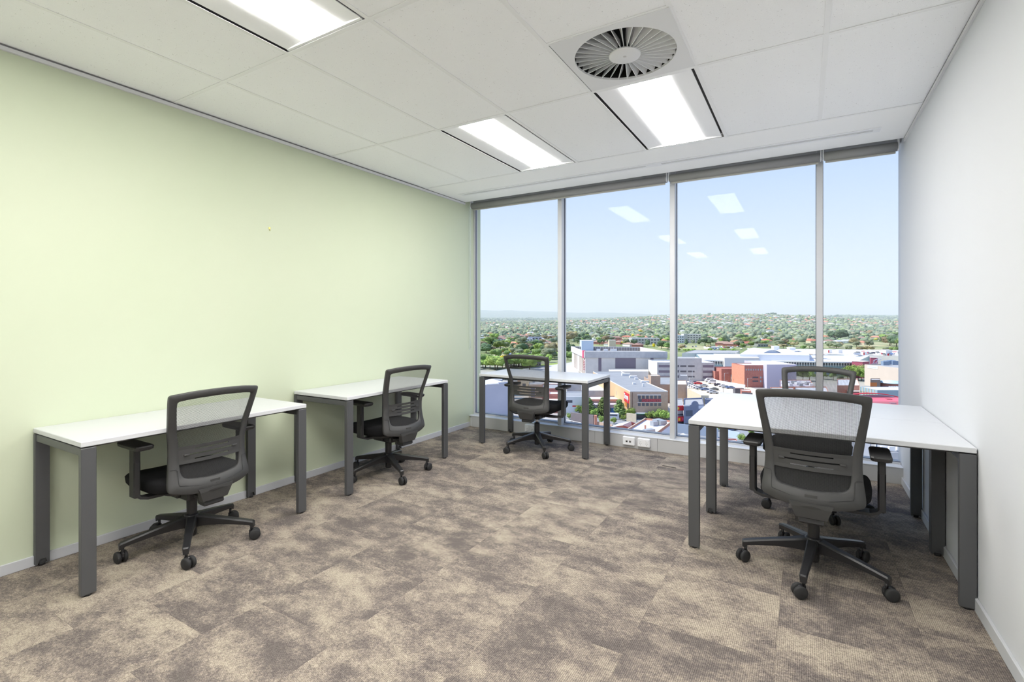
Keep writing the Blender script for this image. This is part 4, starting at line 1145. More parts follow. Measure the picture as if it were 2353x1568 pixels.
# ---- white roofed brick building in the foreground
hf = 6.5
BLp, BRp = P(1483, 961.4, hf), P(1545, 967, hf); FLp = P(1395, 1015, hf); FRp = FLp + (BRp - BLp)
t, pts = building('white_roof_brick_shop', 'red brick shop with white flat roof and rooftop air units right below the window', 'building', [FLp, FRp, BRp, BLp], hf, M_brick, M_roof_w, .55, pm=M_brick_o)
wface(t, 'side_wall', FRp, BRp, 0, (BRp - FRp).length, 0, hf - .6, mat('brick pale pink', (206, 168, 158), .9, var=.1, scale=.6), proud=.06)
wface(t, 'wall_sign', FRp, BRp, (BRp - FRp).length * .62, (BRp - FRp).length * .92, 1.5, 5.6, mat('sign pale', (225, 228, 236), .6), proud=.12)
wface(t, 'coping', FRp, BRp, 0, (BRp - FRp).length, hf, hf + .12, M_cream, proud=.1)
wface(t, 'coping', BLp, FLp, 0, (BLp - FLp).length, hf, hf + .12, M_cream, proud=.1)
for u_, v_, sx_, sy_, hh in ((1512, 974.5, 2.6, 2.0, 1.4), (1503, 978.5, 1.9, 1.5, 1.3), (1520, 976, 2.4, 2.0, 1.3), (1491, 994, 3.2, 1.6, .9)):
    o = wbox(t, 'air_unit', P(u_, v_, hf - .5), sx_, sy_, hf - .5, hf - .5 + hh, M_metal, 1.0)
wbox(t, 'flue', P(1482.7, 987, hf - .5), .5, .5, hf - .5, hf + .7, M_brick_o, .3)
# gabled shop beside it
apx = P(1431.4, 978, 6.6); rb = P(1450, 970, 6.6); lf = P(1403, 982.4, 5.2); rf = P(1445.5, 982.4, 5.2)
c = (apx + rb) / 2; sh = rb - apx; sh.z = 0
t = thing('gabled_brick_shop', 'small brick shop with a white gable roof beside the white flat roof', 'building', (c.x, c.y, GZ))
q = MB(); gp = [Vector((p.x - c.x, p.y - c.y, p.z - GZ)) for p in (lf, rf, apx)]; sb_ = [g + sh for g in gp]
lo = [Vector((g.x, g.y, 0)) for g in gp[:2]]; lb_ = [l + sh for l in lo]
q.add([lo[0], lo[1], gp[1], gp[2], gp[0]], [(0, 1, 2, 3, 4)]); q.add([lb_[0], lb_[1], sb_[1], sb_[2], sb_[0]], [(4, 3, 2, 1, 0)]); q.add([lo[0], lb_[0], sb_[0], gp[0]], [(0, 3, 2, 1)]); q.add([lo[1], lb_[1], sb_[1], gp[1]], [(0, 1, 2, 3)])
q.build('walls', M_brick, t)
q = MB(); e = Vector((0, 0, .15))
for i_ in (0, 1):
    a_, b_ = (gp[i_], gp[2]); q.add([a_, b_, b_ + sh, a_ + sh, a_ + e, b_ + e, b_ + sh + e, a_ + sh + e], [(0, 1, 2, 3), (7, 6, 5, 4), (0, 4, 5, 1), (1, 5, 6, 2), (2, 6, 7, 3), (3, 7, 4, 0)])
q.build('roof', M_roof_w, t)
FOOT.append([(p.x, p.y) for p in (lf, rf, rf + sh, lf + sh)])
wall_line('yard_wall', 'brown yard wall with red brick end behind the small desk legs', P(1312, 975), P(1364, 982), 4.2, 1, .5, mat('wall brown grey', (142, 132, 132), .9, var=.1, scale=1))
wall_line('yard_pier', 'orange brick pier at the end of the brown yard wall', P(1366, 982.5), P(1371.4, 982.5), 4.2, 1, 1.2, M_brick_o)
wall_line('side_yard_wall', 'low buff block wall between the brown wall and the gabled shop', P(1373.2, 982.5), P(1407, 990), 2.0, 1, .4, M_tan)
wall_line('back_yard_wall', 'buff wall behind the small white gable roof', P(1440, 969.4), P(1462, 972), 3.2, 1, .4, M_cream)
# van in the street
car('white van driving in the street behind the far desk leg', 1406, 964, YAW + R(170), 'van', paints['white'], .02, None)

# ---- shops of the street at the left
def shop(lb, u0, u1, vt, h, depth, wall, roof, nm='shop_building', par=.4):
    return building(nm, lb, 'building', ray_back(P(u0, vt, h), P(u1, vt, h), depth), h, wall, roof, par)
t, p_ = shop('white painted shop with a red stripe facing the street trees', 1292, 1341, 912, 7.0, 14, M_white, M_roof_g)
wface(t, 'red_stripe', p_[0], p_[1], 4, 7, 3.0, 3.5, M_red); wface(t, 'window', p_[0], p_[1], 7, 9, .4, 3.0, M_win); wface(t, 'window', p_[0], p_[1], 1.5, 4.0, 4.6, 5.6, M_win)
t, p_ = shop('long grey roofed arcade with pale roof between white shop and brick store', 1336, 1404, 898, 5.5, 22, M_conc, M_roof_w)
t, p_ = shop('row of low shops with brown balustrade below the tan side wall', 1352, 1440, 918, 5.0, 9, mat('brown board', (150, 128, 120), .9), M_roof_w)
wface(t, 'parapet_band', p_[0], p_[1], 0, 17, 4.2, 5.0, M_brick_o); 
for k_ in range(5): wface(t, 'window', p_[0], p_[1], 1 + k_ * 3.2, 3.2 + k_ * 3.2, 1.2, 3.0, M_winp)
t, p_ = shop('lilac awning shopfronts facing the street trees', 1352, 1446, 931, 3.4, 5, mat('awning lilac', (186, 176, 190), .8), mat('awning top', (196, 188, 200), .8), par=0)
wface(t, 'shopfront', p_[0], p_[1], 0, 8, .2, 2.2, M_win); wface(t, 'shop_panel', p_[0], p_[1], 8.5, 12, .2, 2.2, mat('panel blue', (60, 120, 190), .6)); wface(t, 'shop_panel', p_[0], p_[1], 12.5, 15, .2, 2.2, mat('panel maroon', (120, 62, 66), .6))
t, p_ = shop('cream two storey shop with a pale roof left of the chair back', 1196, 1224, 873, 7.5, 12, M_cream, M_concl)
for k_ in range(2): wface(t, 'window', p_[0], p_[1], 1 + k_ * 3, 2.6 + k_ * 3, 4.2, 5.6, M_win)
t, p_ = shop('cream roofed shop with a blue door panel seen through the chair back', 1215, 1252, 884, 6.5, 14, M_cream, M_roof_d); wface(t, 'blue_panel', p_[0], p_[1], 1, 3, .5, 5.5, M_navy)
t, p_ = shop('dark grey roofed shop beside the first mullion below the desk', 1246, 1290, 893, 6.5, 16, M_brick, M_roof_g)
t, p_ = shop('red brick shop with white parapet left of the first mullion', 1262, 1290, 906, 6.5, 8, M_brick, M_roof_w)
t, p_ = shop('white boxy shop behind the chair arm', 1262, 1288, 884, 6, 10, M_white, M_roof_w); wface(t, 'window', p_[0], p_[1], .6, 2.2, 2, 3.4, M_win)
t, p_ = shop('grey pitched shop roof right of the first mullion', 1303, 1346, 884, 6, 20, M_conc, M_roof_d)
t, p_ = shop('brick fronted shop under the chair arm with white fascia', 1252, 1292, 921, 5, 7, M_brick, M_concl); wface(t, 'fascia', p_[0], p_[1], 0, 8, 3.6, 4.6, M_white)
# fence and green plinth at the foot of the window
t = thing('street_fence', 'pale galvanised pipe fence with green panels at the foot of the window', 'fence', P(1270, 985))
f0, f1 = P(1240, 968) , P(1335, 990)
for k_ in range(7):
    p = f0.lerp(f1, k_ / 6); wbox(t, 'post', p, .12, .12, 0, 2.6, M_white)
for z in (1.3, 2.55):
    A, d_, nr, W = face_frame(f0, f1); wface(t, 'rail', f0, f1, 0, W, z, z + .12, M_white)
for k_ in range(6): wface(t, 'green_panel', f0, f1, W * k_ / 6 + .1, W * (k_ + 1) / 6 - .1, .1, .9, M_green_s)

# ---- roofs between the red brick block and the beige wall
t, p_ = shop('long shop with cluttered white roof seen through the far chair back', 1792, 1870, 889, 6, 30, M_brick_o, mat('roof lilac white', (214, 208, 220), .8, var=.15, scale=.4))
for k_ in range(9): wbox(t, 'roof_unit', P(1800 + k_ * 8, 880 + (k_ % 3) * 3, 6), 2.2, 1.5, 5.8, 6.9, (M_white, M_metal)[k_ % 2], k_)
t, p_ = shop('flat roofed shop with orange brick parapet left of the far chair back', 1770, 1826, 899, 6, 14, M_brick_o, M_roof_w)
t, p_ = shop('flat roofed shop with rooftop units behind the large chair back', 1826, 1905, 903, 6, 22, M_brick_o, M_roof_w)
t, p_ = shop('orange brick warehouse with pale roof left of the beige wall', 1924, 1975, 886, 7, 30, M_brick_o, M_roof_w)
t, p_ = shop('low white roofed shop beside the right arm of the far chair', 1946, 1990, 900, 5, 12, M_brick, M_roof_w)
a, b = P(1976, 889, 8), P(2016, 897, 8)
t, pts = building('blue_glass_long_building', 'long low building with pale blue glass panels and white roof', 'building', perp_back(a, b, 26), 8, M_glz, M_roof_w, .2)
A, d_, nr, W = face_frame(a, b)
for k_ in range(6):
    wface(t, 'window', a, b, W * (k_ + .12) / 6, W * (k_ + .88) / 6, 4.9, 6.3, mat('window olive', (130, 136, 132), .4)); wface(t, 'mullion', a, b, W * k_ / 6, W * k_ / 6 + .25, 2.5, 8, M_cream, proud=.2)
# curved red roof
q = MB(); hh = 9.0
c0 = P(2040, 920, 7.5)
t = thing('red_curved_roof_hall', 'hall with a curved bright red roof and dark clerestory band behind the desk', 'building', (c0.x, c0.y, GZ))
rx = Vector((CA, SA, 0)); fy = Vector((-SA, CA, 0))
def arc_roof(c, hw_, L0, L1, z0, rise, m, name, par, n_=14, thick=.3):
    q = MB(); rg = []
    for k_ in range(2):
        L_ = (L0, L1)[k_]; ring = []
        for i_ in range(n_ + 1):
            x = -hw_ + 2 * hw_ * i_ / n_; z = z0 + rise * (1 - (x / hw_) ** 2); p = rx * x + fy * L_; ring.append((p.x, p.y, z))
        for i_ in range(n_, -1, -1):
            x = -hw_ + 2 * hw_ * i_ / n_; z = z0 + rise * (1 - (x / hw_) ** 2) - thick; p = rx * x + fy * L_; ring.append((p.x, p.y, z))
        rg.append(ring)
    q.loft(rg); return q.build(name, m, par)
q = MB(); q.box((-13, -9, 0), (13, 12, 6.4), M=Matrix.Rotation(YAW, 4, 'Z')); q.build('walls', mat('wall maroon', (170, 92, 100), .8), t)
q = MB()
rg = []
for L_, z_ in ((-10, 4.4), (9, 6.8)):
    rg.append([tuple(rx * x + fy * L_ + Vector((0, 0, z_ + dz_))) for x, dz_ in ((-13.5, 0), (13.5, 0), (13.5, .3), (-13.5, .3))])
q.loft(rg); q.build('roof', mat('roof bright red', (226, 110, 124), .6), t)
arc_roof(None, 13.6, 9, 10.2, 6.6, 2.2, mat('roof edge red', (200, 60, 74), .6), 'roof_rim', t)
arc_roof(None, 12.8, 8.9, 9.4, 6.4, 1.7, M_winp, 'clerestory', t, thick=1.6)
wbox(t, 'roof_unit', P(2042, 916.5, 7), 1.8, 1.5, 5.4, 7.0, mat('wall maroon', (170, 92, 100), .8), .3); wbox(t, 'roof_unit', P(2051, 924, 7), 1.8, 1.5, 4.9, 6.6, M_winp, .3)
FOOT.append([tuple((c0 + rx * x + fy * y)[:2]) for x, y in ((-13, -9), (13, -9), (13, 12), (-13, 12))])
# shed, round teal roof and tanks
t, p_ = shop('brown shed with an orange roller door in front of the beige wall', 2000, 2023, 873, 8, 7, mat('shed brown', (150, 134, 122), .9), M_conc); wface(t, 'roller_door', p_[0], p_[1], 0, 3.2, 1.5, 6.6, mat('door orange', (214, 132, 72), .7))
c1 = P(2047, 885, 5)
t = thing('round_teal_roof_pavilion', 'low pavilion with a pale teal round roof before the beige wall', 'building', (c1.x, c1.y, GZ))
q = MB(); q.lathe([(.1, 0), (5.4, 0), (5.4, 6.2), (.1, 6.2)], n=24); q.build('walls', M_brick, t); q = MB(); q.lathe([(.1, 6.2), (6.4, 6.2), (6.4, 6.5), (.1, 7.4)], n=24); q.build('roof', mat('roof teal pale', (190, 212, 218), .6), t)
TK = []
for k_ in range(5):
    p = P(2045 + k_ * 5.6, 904, 3.5)
    t = thing('water_tank', 'pale ribbed cylinder tank in the row of five before the teal roof', 'tank', (p.x, p.y, GZ + 4.2), 0, 'row of pale tanks'); 
    q = MB(); q.lathe([(.05, 0), (.62, 0), (.62, .9), (.66, .95), (.66, 1.0), (.62, 1.05), (.62, 2.2), (.45, 2.45), (.05, 2.5)], n=16); q.build('shell', mat('tank pale', (206, 208, 214), .5), t)
    q = MB(); q.box((-.7, -.7, -4.3), (.7, .7, 0)); q.build('plinth', M_conc, t)
# beige blank wall building
a, b = P(1986.5, 837.8, 11.7), P(2110, 850.5, 11.7)
t, pts = building('beige_blank_building', 'huge blank beige walled building with flat pale roof by the white wall', 'building', perp_back(a, b, 40), 11.7, M_beige, M_roof_d, .4)
wface(t, 'wall_sign', a, b, 2.0, 8.4, 9.8, 11.4, M_white, proud=.15); wface(t, 'sign_stripe', a, b, 2.9, 7.6, 10.3, 10.9, mat('sign text blue', (186, 196, 220), .6), proud=.18)
for u_, v_ in ((2040, 836.5), (2048, 835.5), (2055, 837), (2034, 838)): wbox(t, 'air_unit', P(u_, v_, 11.7), 3.2, 2.5, 11.3, 13.6, mat('unit blue grey', (130, 148, 170), .6), .4)

# ---- white shopping mall
def slab(name, lb, us, h, wall, roof, par=.3, into=None): return building(name, lb, 'building', [P(u_, v_, h) for u_, v_ in us], h, wall, roof, par, into=into)
t, p_ = slab('shopping_mall', 'long white roofed shopping mall stretching across the middle of the view', [(1613, 828), (1968, 832.5), (2000, 817), (1600, 813.5)], 9.5, M_glz, M_roof_w)
MALL = t; a, b = p_[0], p_[1]; W = (b - a).length
wface(t, 'dark_band', a, b, 0, W, 7.4, 8.9, M_win, depth=.1, proud=.3)
for k_ in range(60): wface(t, 'fin', a, b, W * k_ / 60, W * k_ / 60 + .5, 6.6, 8.9, M_concl, proud=.9)
wface(t, 'canopy_edge', a, b, 0, W, 8.9, 9.6, M_white, proud=1.4)
slab('mall_upper_roof', 'raised white curved roof section at the left of the mall', [(1665, 823.3), (1745, 823.3), (1728, 814.5), (1640, 813.5)], 11.5, M_white, M_roof_w, .0, into=MALL)
slab('mall_mid_roof', 'raised white roof section in the middle of the mall', [(1700, 815), (1860, 817), (1850, 803), (1722, 801.5)], 13, M_white, M_roof_w, .0, into=MALL)
for lb, uc, vb_, hw_, z0 in (('arched vault roof with a grey end on the white mall', 1774, 819.5, 7.4, 12.2), ('smaller arched grey roof box on the right of the white mall', 1832, 821, 6.5, 10.6)):
    c2 = P(uc, vb_, z0 - 1.5)
    t = link('arched_roof', None, MALL, Vector((c2.x, c2.y, GZ)) - MALL.location); arc_roof(None, hw_, -.6, 26, z0 + .3, 3.0, M_roof_w, 'roof', t); arc_roof(None, hw_ - .8, 0, 25.6, z0, 2.9, mat('cladding blue grey', (176, 184, 196), .7), 'end_wall', t, thick=4)
for lb, u0, u1, vt, vb_, h in (('white cube lift tower on the mall roof, leftmost of three', 1778, 1790.7, 796, 804, 16), ('white cube lift tower on the mall roof, left of the mullion', 1814.5, 1828, 799.5, 807, 15), ('tall white lift tower with a red panel on the mall roof, by the white wall', 2036, 2050, 804.8, 820, 14)):
    t, p_ = building('lift_tower', lb, 'building', perp_back(P(u0, vt, h), P(u1, vt, h), 4), h, M_white, M_white, .0, base=9.0, into=MALL)
    if u0 > 2000: wface(t, 'red_panel', p_[0], p_[1], 1.0, 2.2, 9.6, 11.4, M_red)
for u0, vt, lb in ((1903, 804, 'small white roof box with red corner right of the mullion'), (1927, 804.5, 'small white roof box without red on the parking roof'), (1984, 809, 'small white roof box with red corner near the trees')):
    t, p_ = building('roof_box', lb, 'building', perp_back(P(u0, vt, 12.5), P(u0 + 9, vt, 12.5), 3), 12.5, M_white, M_white, 0, base=9.8, into=MALL)
    if 'with red' in lb: wface(t, 'red_panel', p_[0], p_[1], 0, .9, 10.0, 12.0, M_red)
slab('roof_car_park', 'wide pale rooftop car park beyond the mall on the right', [(1850, 811.5), (2110, 820), (2110, 805), (1850, 802)], 10.2, M_concl, mat('car park roof', (226, 220, 212), .9), .5)
t = MALL; a = P(1828, 812.5, 12.5); b = P(1890, 814, 12.5)
for k_ in range(10):
    p = a.lerp(b, k_ / 9); wbox(t, 'slat', p, 1.4, 11, 12.4, 12.6, (mat('slat orange', (222, 170, 120), .7), M_white)[k_ % 2], YAW)
slab('mall_back_hall', 'long pale hall with a grey roof edge at the left back of the mall', [(1567, 812), (1690, 811), (1700, 806), (1595, 804.5)], 10, M_concl, M_roof_d, .4)
t, p_ = building('patterned_mural_block', 'maroon block with a swirling white mural at the right end of the mall', 'building', perp_back(P(2001, 822, 11.5), P(2017, 822.5, 11.5), 5), 11.5, mat('mural maroon', (172, 88, 108), .8), M_white, 0)
q = MB(); A, d_, nr, W = face_frame(p_[0], p_[1]); M_ = Matrix(((d_.x, 0, nr.x, (A + nr * .05).x), (d_.y, 0, nr.y, (A + nr * .05).y), (0, 1, 0, GZ), (0, 0, 0, 1)))
for x0_, s_, am_ in ((.4, 1.1, .5), (1.2, 1.0, .7), (2.3, 1.15, .35), (3.0, .95, .6)):
    q.tube([(x0_ + k_ * .28 * s_ + am_ * math.sin(k_ * .9), 7.2 + k_ * .42, 0) for k_ in range(10)], .13, n=4, M=M_)
o = q.build('mural_lines', mat('mural pale', (190, 196, 226), .7), t); o.matrix_parent_inverse = Matrix.Translation(-Vector(t.location))
t, p_ = building('maroon_end_block', 'low maroon block left of the swirling mural', 'building', perp_back(P(1982, 832, 10.5), P(1997, 830.5, 10.5), 6), 10.5, mat('mural maroon', (172, 88, 108), .8), M_white, 0)

# ---- apartments and offices further off
def far_block(name, lb, u0, u1, vt, vb_, depth, wall, roof, rows, cols, wm=None):
    h = hgt(vb_, vt); t, p_ = building(name, lb, 'building', perp_back(P(u0, vt, h), P(u1, vt, h), depth), h, wall, roof, .5)
    W = (p_[1] - p_[0]).length
    for r_ in range(rows):
        for c_ in range(cols):
            wface(t, 'window', p_[0], p_[1], W * (c_ + .2) / cols, W * (c_ + .8) / cols, h * (r_ + .35) / (rows + .2), h * (r_ + .8) / (rows + .2), wm or M_win)
    return t
far_block('apartment_block', 'white apartment block with balconies right of the central mullion', 1556, 1571.5, 771.5, 789, 14, mat('paint lilac white', (216, 220, 232), .8), M_roof_w, 3, 3)
far_block('apartment_block', 'pale grey four storey apartment block, middle of the white group', 1579, 1611, 768.5, 789, 16, M_concl, M_roof_w, 4, 5)
far_block('apartment_block', 'brown grey stair tower between the two white apartment blocks', 1571.5, 1580, 768, 789, 12, M_conc, M_roof_d, 1, 1, M_conc)
far_block('school_office', 'long grey office building with three rows of windows above the grey store', 1452, 1516, 777.5, 792, 20, M_conc, M_roof_w, 2, 9)
far_block('villa', 'white villa with balconies among the park trees at left', 1204, 1224, 778.5, 790, 12, mat('paint lilac white', (216, 220, 232), .8), M_roof_w, 2, 3)
far_block('grey_flats', 'blue grey flats behind the white villa', 1214, 1245, 774.5, 789, 12, M_bluegrey, M_roof_g, 2, 4)
far_block('red_brick_school', 'long red brick school with dark windows above the grey store', 1404, 1432, 780, 789, 12, M_brick, M_roof_w, 1, 7)
far_block('townhouse_row', 'row of lilac grey townhouses seen through the chair back', 1197, 1243, 826, 842, 9, mat('render lilac', (190, 190, 204), .9), M_roof_g, 2, 8)
far_block('pale_depot', 'pale low depot at the left window edge', 1060, 1115, 776, 786, 22, M_concl, M_roof_w, 1, 5)
far_block('car_showroom', 'low white showroom among parked cars behind the trees', 1630, 1660, 798, 803, 18, M_white, M_roof_w, 1, 5)
far_block('low_grey_school', 'low olive grey building between trees beyond the mall', 1742, 1766, 791, 798, 14, mat('render olive', (150, 156, 150), .9), M_terrad, 1, 4)
far_block('blue_grey_house_block', 'blue grey block half hidden by trees beyond the mall', 1796, 1812, 783, 794, 12, M_bluegrey, M_roof_g, 1, 3)

# ---- houses
def house_mesh(w_, d_, h_, rise, wall, roof):
    q = MB(); q.box((-w_ / 2, -d_ / 2, -1), (w_ / 2, d_ / 2, h_)); e = .5; rr = w_ / 2 - d_ / 2 * .8
    b_ = [(-w_ / 2 - e, -d_ / 2 - e, h_), (w_ / 2 + e, -d_ / 2 - e, h_), (w_ / 2 + e, d_ / 2 + e, h_), (-w_ / 2 - e, d_ / 2 + e, h_), (-rr, 0, h_ + rise), (rr, 0, h_ + rise)]
    q.add(b_, [(0, 1, 5, 4), (2, 3, 4, 5), (1, 2, 5), (3, 0, 4)], 1)
    for x in (-w_ * .3, w_ * .05, w_ * .3): q.box((x - .6, -d_ / 2 - .05, 1.0), (x + .6, -d_ / 2, 2.2), 2)
    return q.mesh('house', [wall, roof, M_win])
HM = [house_mesh(17, 10, 3.2, 2.4, M_cream, M_terra), house_mesh(14, 10, 3.0, 2.2, M_white, M_terrad), house_mesh(20, 11, 3.2, 2.6, M_brick, M_terrad), house_mesh(15, 9, 3.4, 2.2, M_white, mat('roof pale grey', (198, 200, 204), .8)), house_mesh(16, 10, 3.2, 2.4, M_cream, mat('roof salmon', (222, 150, 124), .9, var=.08)), house_mesh(15, 10, 5.6, 2.2, M_white, M_roof_g)]
HL = ['low house with a terracotta hip roof in the suburbs', 'white walled house with a brown tiled hip roof in the suburbs', 'wide red brick house with a brown tiled hip roof in the suburbs', 'white house with a pale grey hip roof in the suburbs', 'cream house with a bright salmon hip roof in the suburbs', 'two storey white house with a grey hip roof in the suburbs']
hr_ = random.Random(11)
def put_house(u, v, k, a=None):
    p = P(u, v)
    if blocked(p): return False
    p.z = terr(p.x, p.y)
    o = link('house', HM[k], None, p, a if a is not None else hr_.uniform(0, math.pi)); tag(o, HL[k], 'house', ('terracotta houses', 'brown roofed houses', 'wide brick houses', 'grey roofed houses', 'salmon roofed houses', 'two storey houses')[k] + ' in the suburbs'); HP.append((p.x, p.y)); return True
HP = []
for u, v, k in ((1111, 776, 3), (1130, 774, 4), (1150, 775, 0), (1172, 772, 0), (1190, 773, 0), (1212, 773, 4), (1236, 773, 3), (1262, 771, 1), (1105, 782, 2), (1135, 781, 2), (1155, 783, 1), (1180, 781, 2), (1178, 795, 4), (1255, 790, 1), (1265, 795, 1), (1305, 775, 3), (1330, 773, 0), (1345, 777, 2), (1362, 785, 3), (1400, 776, 1), (1415, 780, 2), (1440, 778, 0), (1466, 775, 4), (1478, 779, 4), (1508, 778, 4), (1530, 787, 0), (1380, 791, 2), (1400, 795, 1), (1425, 791, 2), (1445, 796, 1), (1465, 798, 2), (1640, 783, 3), (1655, 784, 0), (1690, 790, 4), (1704, 792, 4), (1716, 794, 0), (1680, 796, 2), (1662, 794, 2), (1745, 785, 3), (1760, 787, 0), (1858, 786, 4), (1868, 788, 0), (1925, 790, 3), (1945, 789, 3), (1905, 788, 1), (1980, 792, 4), (1530, 799, 0)):
    put_house(u, v, k)
tries = 0; cnt = 0
while cnt < 190 and tries < 2000:
    tries += 1
    u = hr_.uniform(1085, 2085); dd = hr_.uniform(820, 2300)
    if (u > 1300 and u < 1560 and dd < 1000): continue
    p = PD(u, dd, 0); 
    if noise.noise(Vector((p.x / 200, p.y / 200, 0))) < -.12 and hr_.random() < .7: continue
    if any((p.x - a) ** 2 + (p.y - b) ** 2 < 500 for a, b in HP): continue
    k = hr_.choice((0, 1, 1, 2, 3, 3, 4, 5, 2)); HP.append((p.x, p.y)); cnt += 1
    o = link('house', HM[k], None, (p.x, p.y, terr(p.x, p.y)), hr_.uniform(0, math.pi)); tag(o, HL[k], 'house', ('terracotta houses', 'brown roofed houses', 'wide brick houses', 'grey roofed houses', 'salmon roofed houses', 'two storey houses')[k] + ' in the suburbs')
def joined(name, label, cat, items, protos, mats_):
    """items: (proto index, x, y, z, scale, rot, material)"""
    V, Fc, MI = [], [], []; off = 0
    for k, x, y, z, s_, a_, mi in items:
        pv, pf = protos[k]; c_, n_ = math.cos(a_), math.sin(a_)
        v_ = pv * np.array(s_); xx = v_[:, 0] * c_ - v_[:, 1] * n_ + x; yy = v_[:, 0] * n_ + v_[:, 1] * c_ + y
        V.append(np.stack([xx, yy, v_[:, 2] + z], 1)); Fc.append(pf + off); MI.append(np.full(len(pf), mi)); off += len(pv)
    V = np.concatenate(V); Fc = np.concatenate(Fc); MI = np.concatenate(MI)
    me = bpy.data.meshes.new(name); me.vertices.add(len(V)); me.vertices.foreach_set('co', V.ravel().astype(np.float32))
    me.loops.add(len(Fc) * 3); me.loops.foreach_set('vertex_index', Fc.ravel().astype(np.int32)); me.polygons.add(len(Fc))
    me.polygons.foreach_set('loop_start', np.arange(0, len(Fc) * 3, 3, dtype=np.int32)); 
    for m in mats_: me.materials.append(m)
    me.polygons.foreach_set('material_index', MI.astype(np.int32)); me.polygons.foreach_set('use_smooth', np.ones(len(Fc), dtype=bool)) if 'forest' in name else None; me.update(calc_edges=True); me.validate()
    o = link(name, me); return tag(o, label, cat, kind='stuff')
# far roofs as stuff
hv = np.array([(-8, -5, -1), (8, -5, -1), (8, 5, -1), (-8, 5, -1), (-8, -5, 3.2), (8, -5, 3.2), (8, 5, 3.2), (-8, 5, 3.2), (-8.5, -5.5, 3.2), (8.5, -5.5, 3.2), (8.5, 5.5, 3.2), (-8.5, 5.5, 3.2), (-4, 0, 5.8), (4, 0, 5.8)], float)
hf1 = np.array([(0, 1, 5), (0, 5, 4), (1, 2, 6), (1, 6, 5), (2, 3, 7), (2, 7, 6), (3, 0, 4), (3, 4, 7)]); hf2 = np.array([(8, 9, 13), (8, 13, 12), (10, 11, 12), (10, 12, 13), (9, 10, 13), (11, 8, 12)])
its = []
for i in range(1500):
    u = hr_.uniform(1060, 2110); dd = hr_.uniform(1500, 2750) if u > 1300 else hr_.uniform(1500, 3300)
    if u < 1300 and hr_.random() < .45: continue
    p = PD(u, dd, 0)
    if noise.noise(Vector((p.x / 260, p.y / 260, 0))) < -.05 and hr_.random() < .6: continue
    z = terr(p.x, p.y); a_ = hr_.uniform(0, 3.14); s_ = hr_.uniform(.8, 1.25)
    its.append((0, p.x, p.y, z, (s_,) * 3, a_, hr_.choice((0, 1)))); its.append((1, p.x, p.y, z, (s_,) * 3, a_, 2 + hr_.choice((0, 0, 1, 2, 3, 4))))
joined('distant_houses', 'countless small roofs scattered over the far suburban hillside', 'houses', its, [(hv, hf1), (hv, hf2)], [M_cream, M_white, mat('far roof salmon', (212, 150, 128), .9), mat('far roof pale', (214, 210, 206), .9), mat('far roof brown', (160, 140, 130), .9), M_roof_w, mat('far roof grey', (150, 150, 156), .9)])

# ---- vegetation
def leaf_mat(name, rgb, ov=.22):
    m = mat(name, rgb, .85, spec=.15, objvar=ov, rgb2=tuple(int(c * .72) for c in rgb), scale=.55, detail=3)
    return m
LM = [leaf_mat('foliage mid green', (136, 160, 96)), leaf_mat('foliage bright green', (164, 192, 104)), leaf_mat('foliage eucalyptus grey', (150, 160, 128)), leaf_mat('foliage dark', (106, 128, 96)), leaf_mat('foliage olive brown', (172, 160, 124)), leaf_mat('foliage yellow', (226, 208, 60), .08)]
M_trunk = mat('bark', (116, 98, 82), .95, var=.2, scale=4)
def ico(sub):
    bm = bmesh.new(); bmesh.ops.create_icosphere(bm, subdivisions=sub, radius=1); bm.verts.ensure_lookup_table()
    v = np.array([p.co[:] for p in bm.verts]); f = np.array([[x.index for x in fc.verts] for fc in bm.faces]); bm.free(); return v, f
ICO2 = ico(2); ICO2A = ico(2)
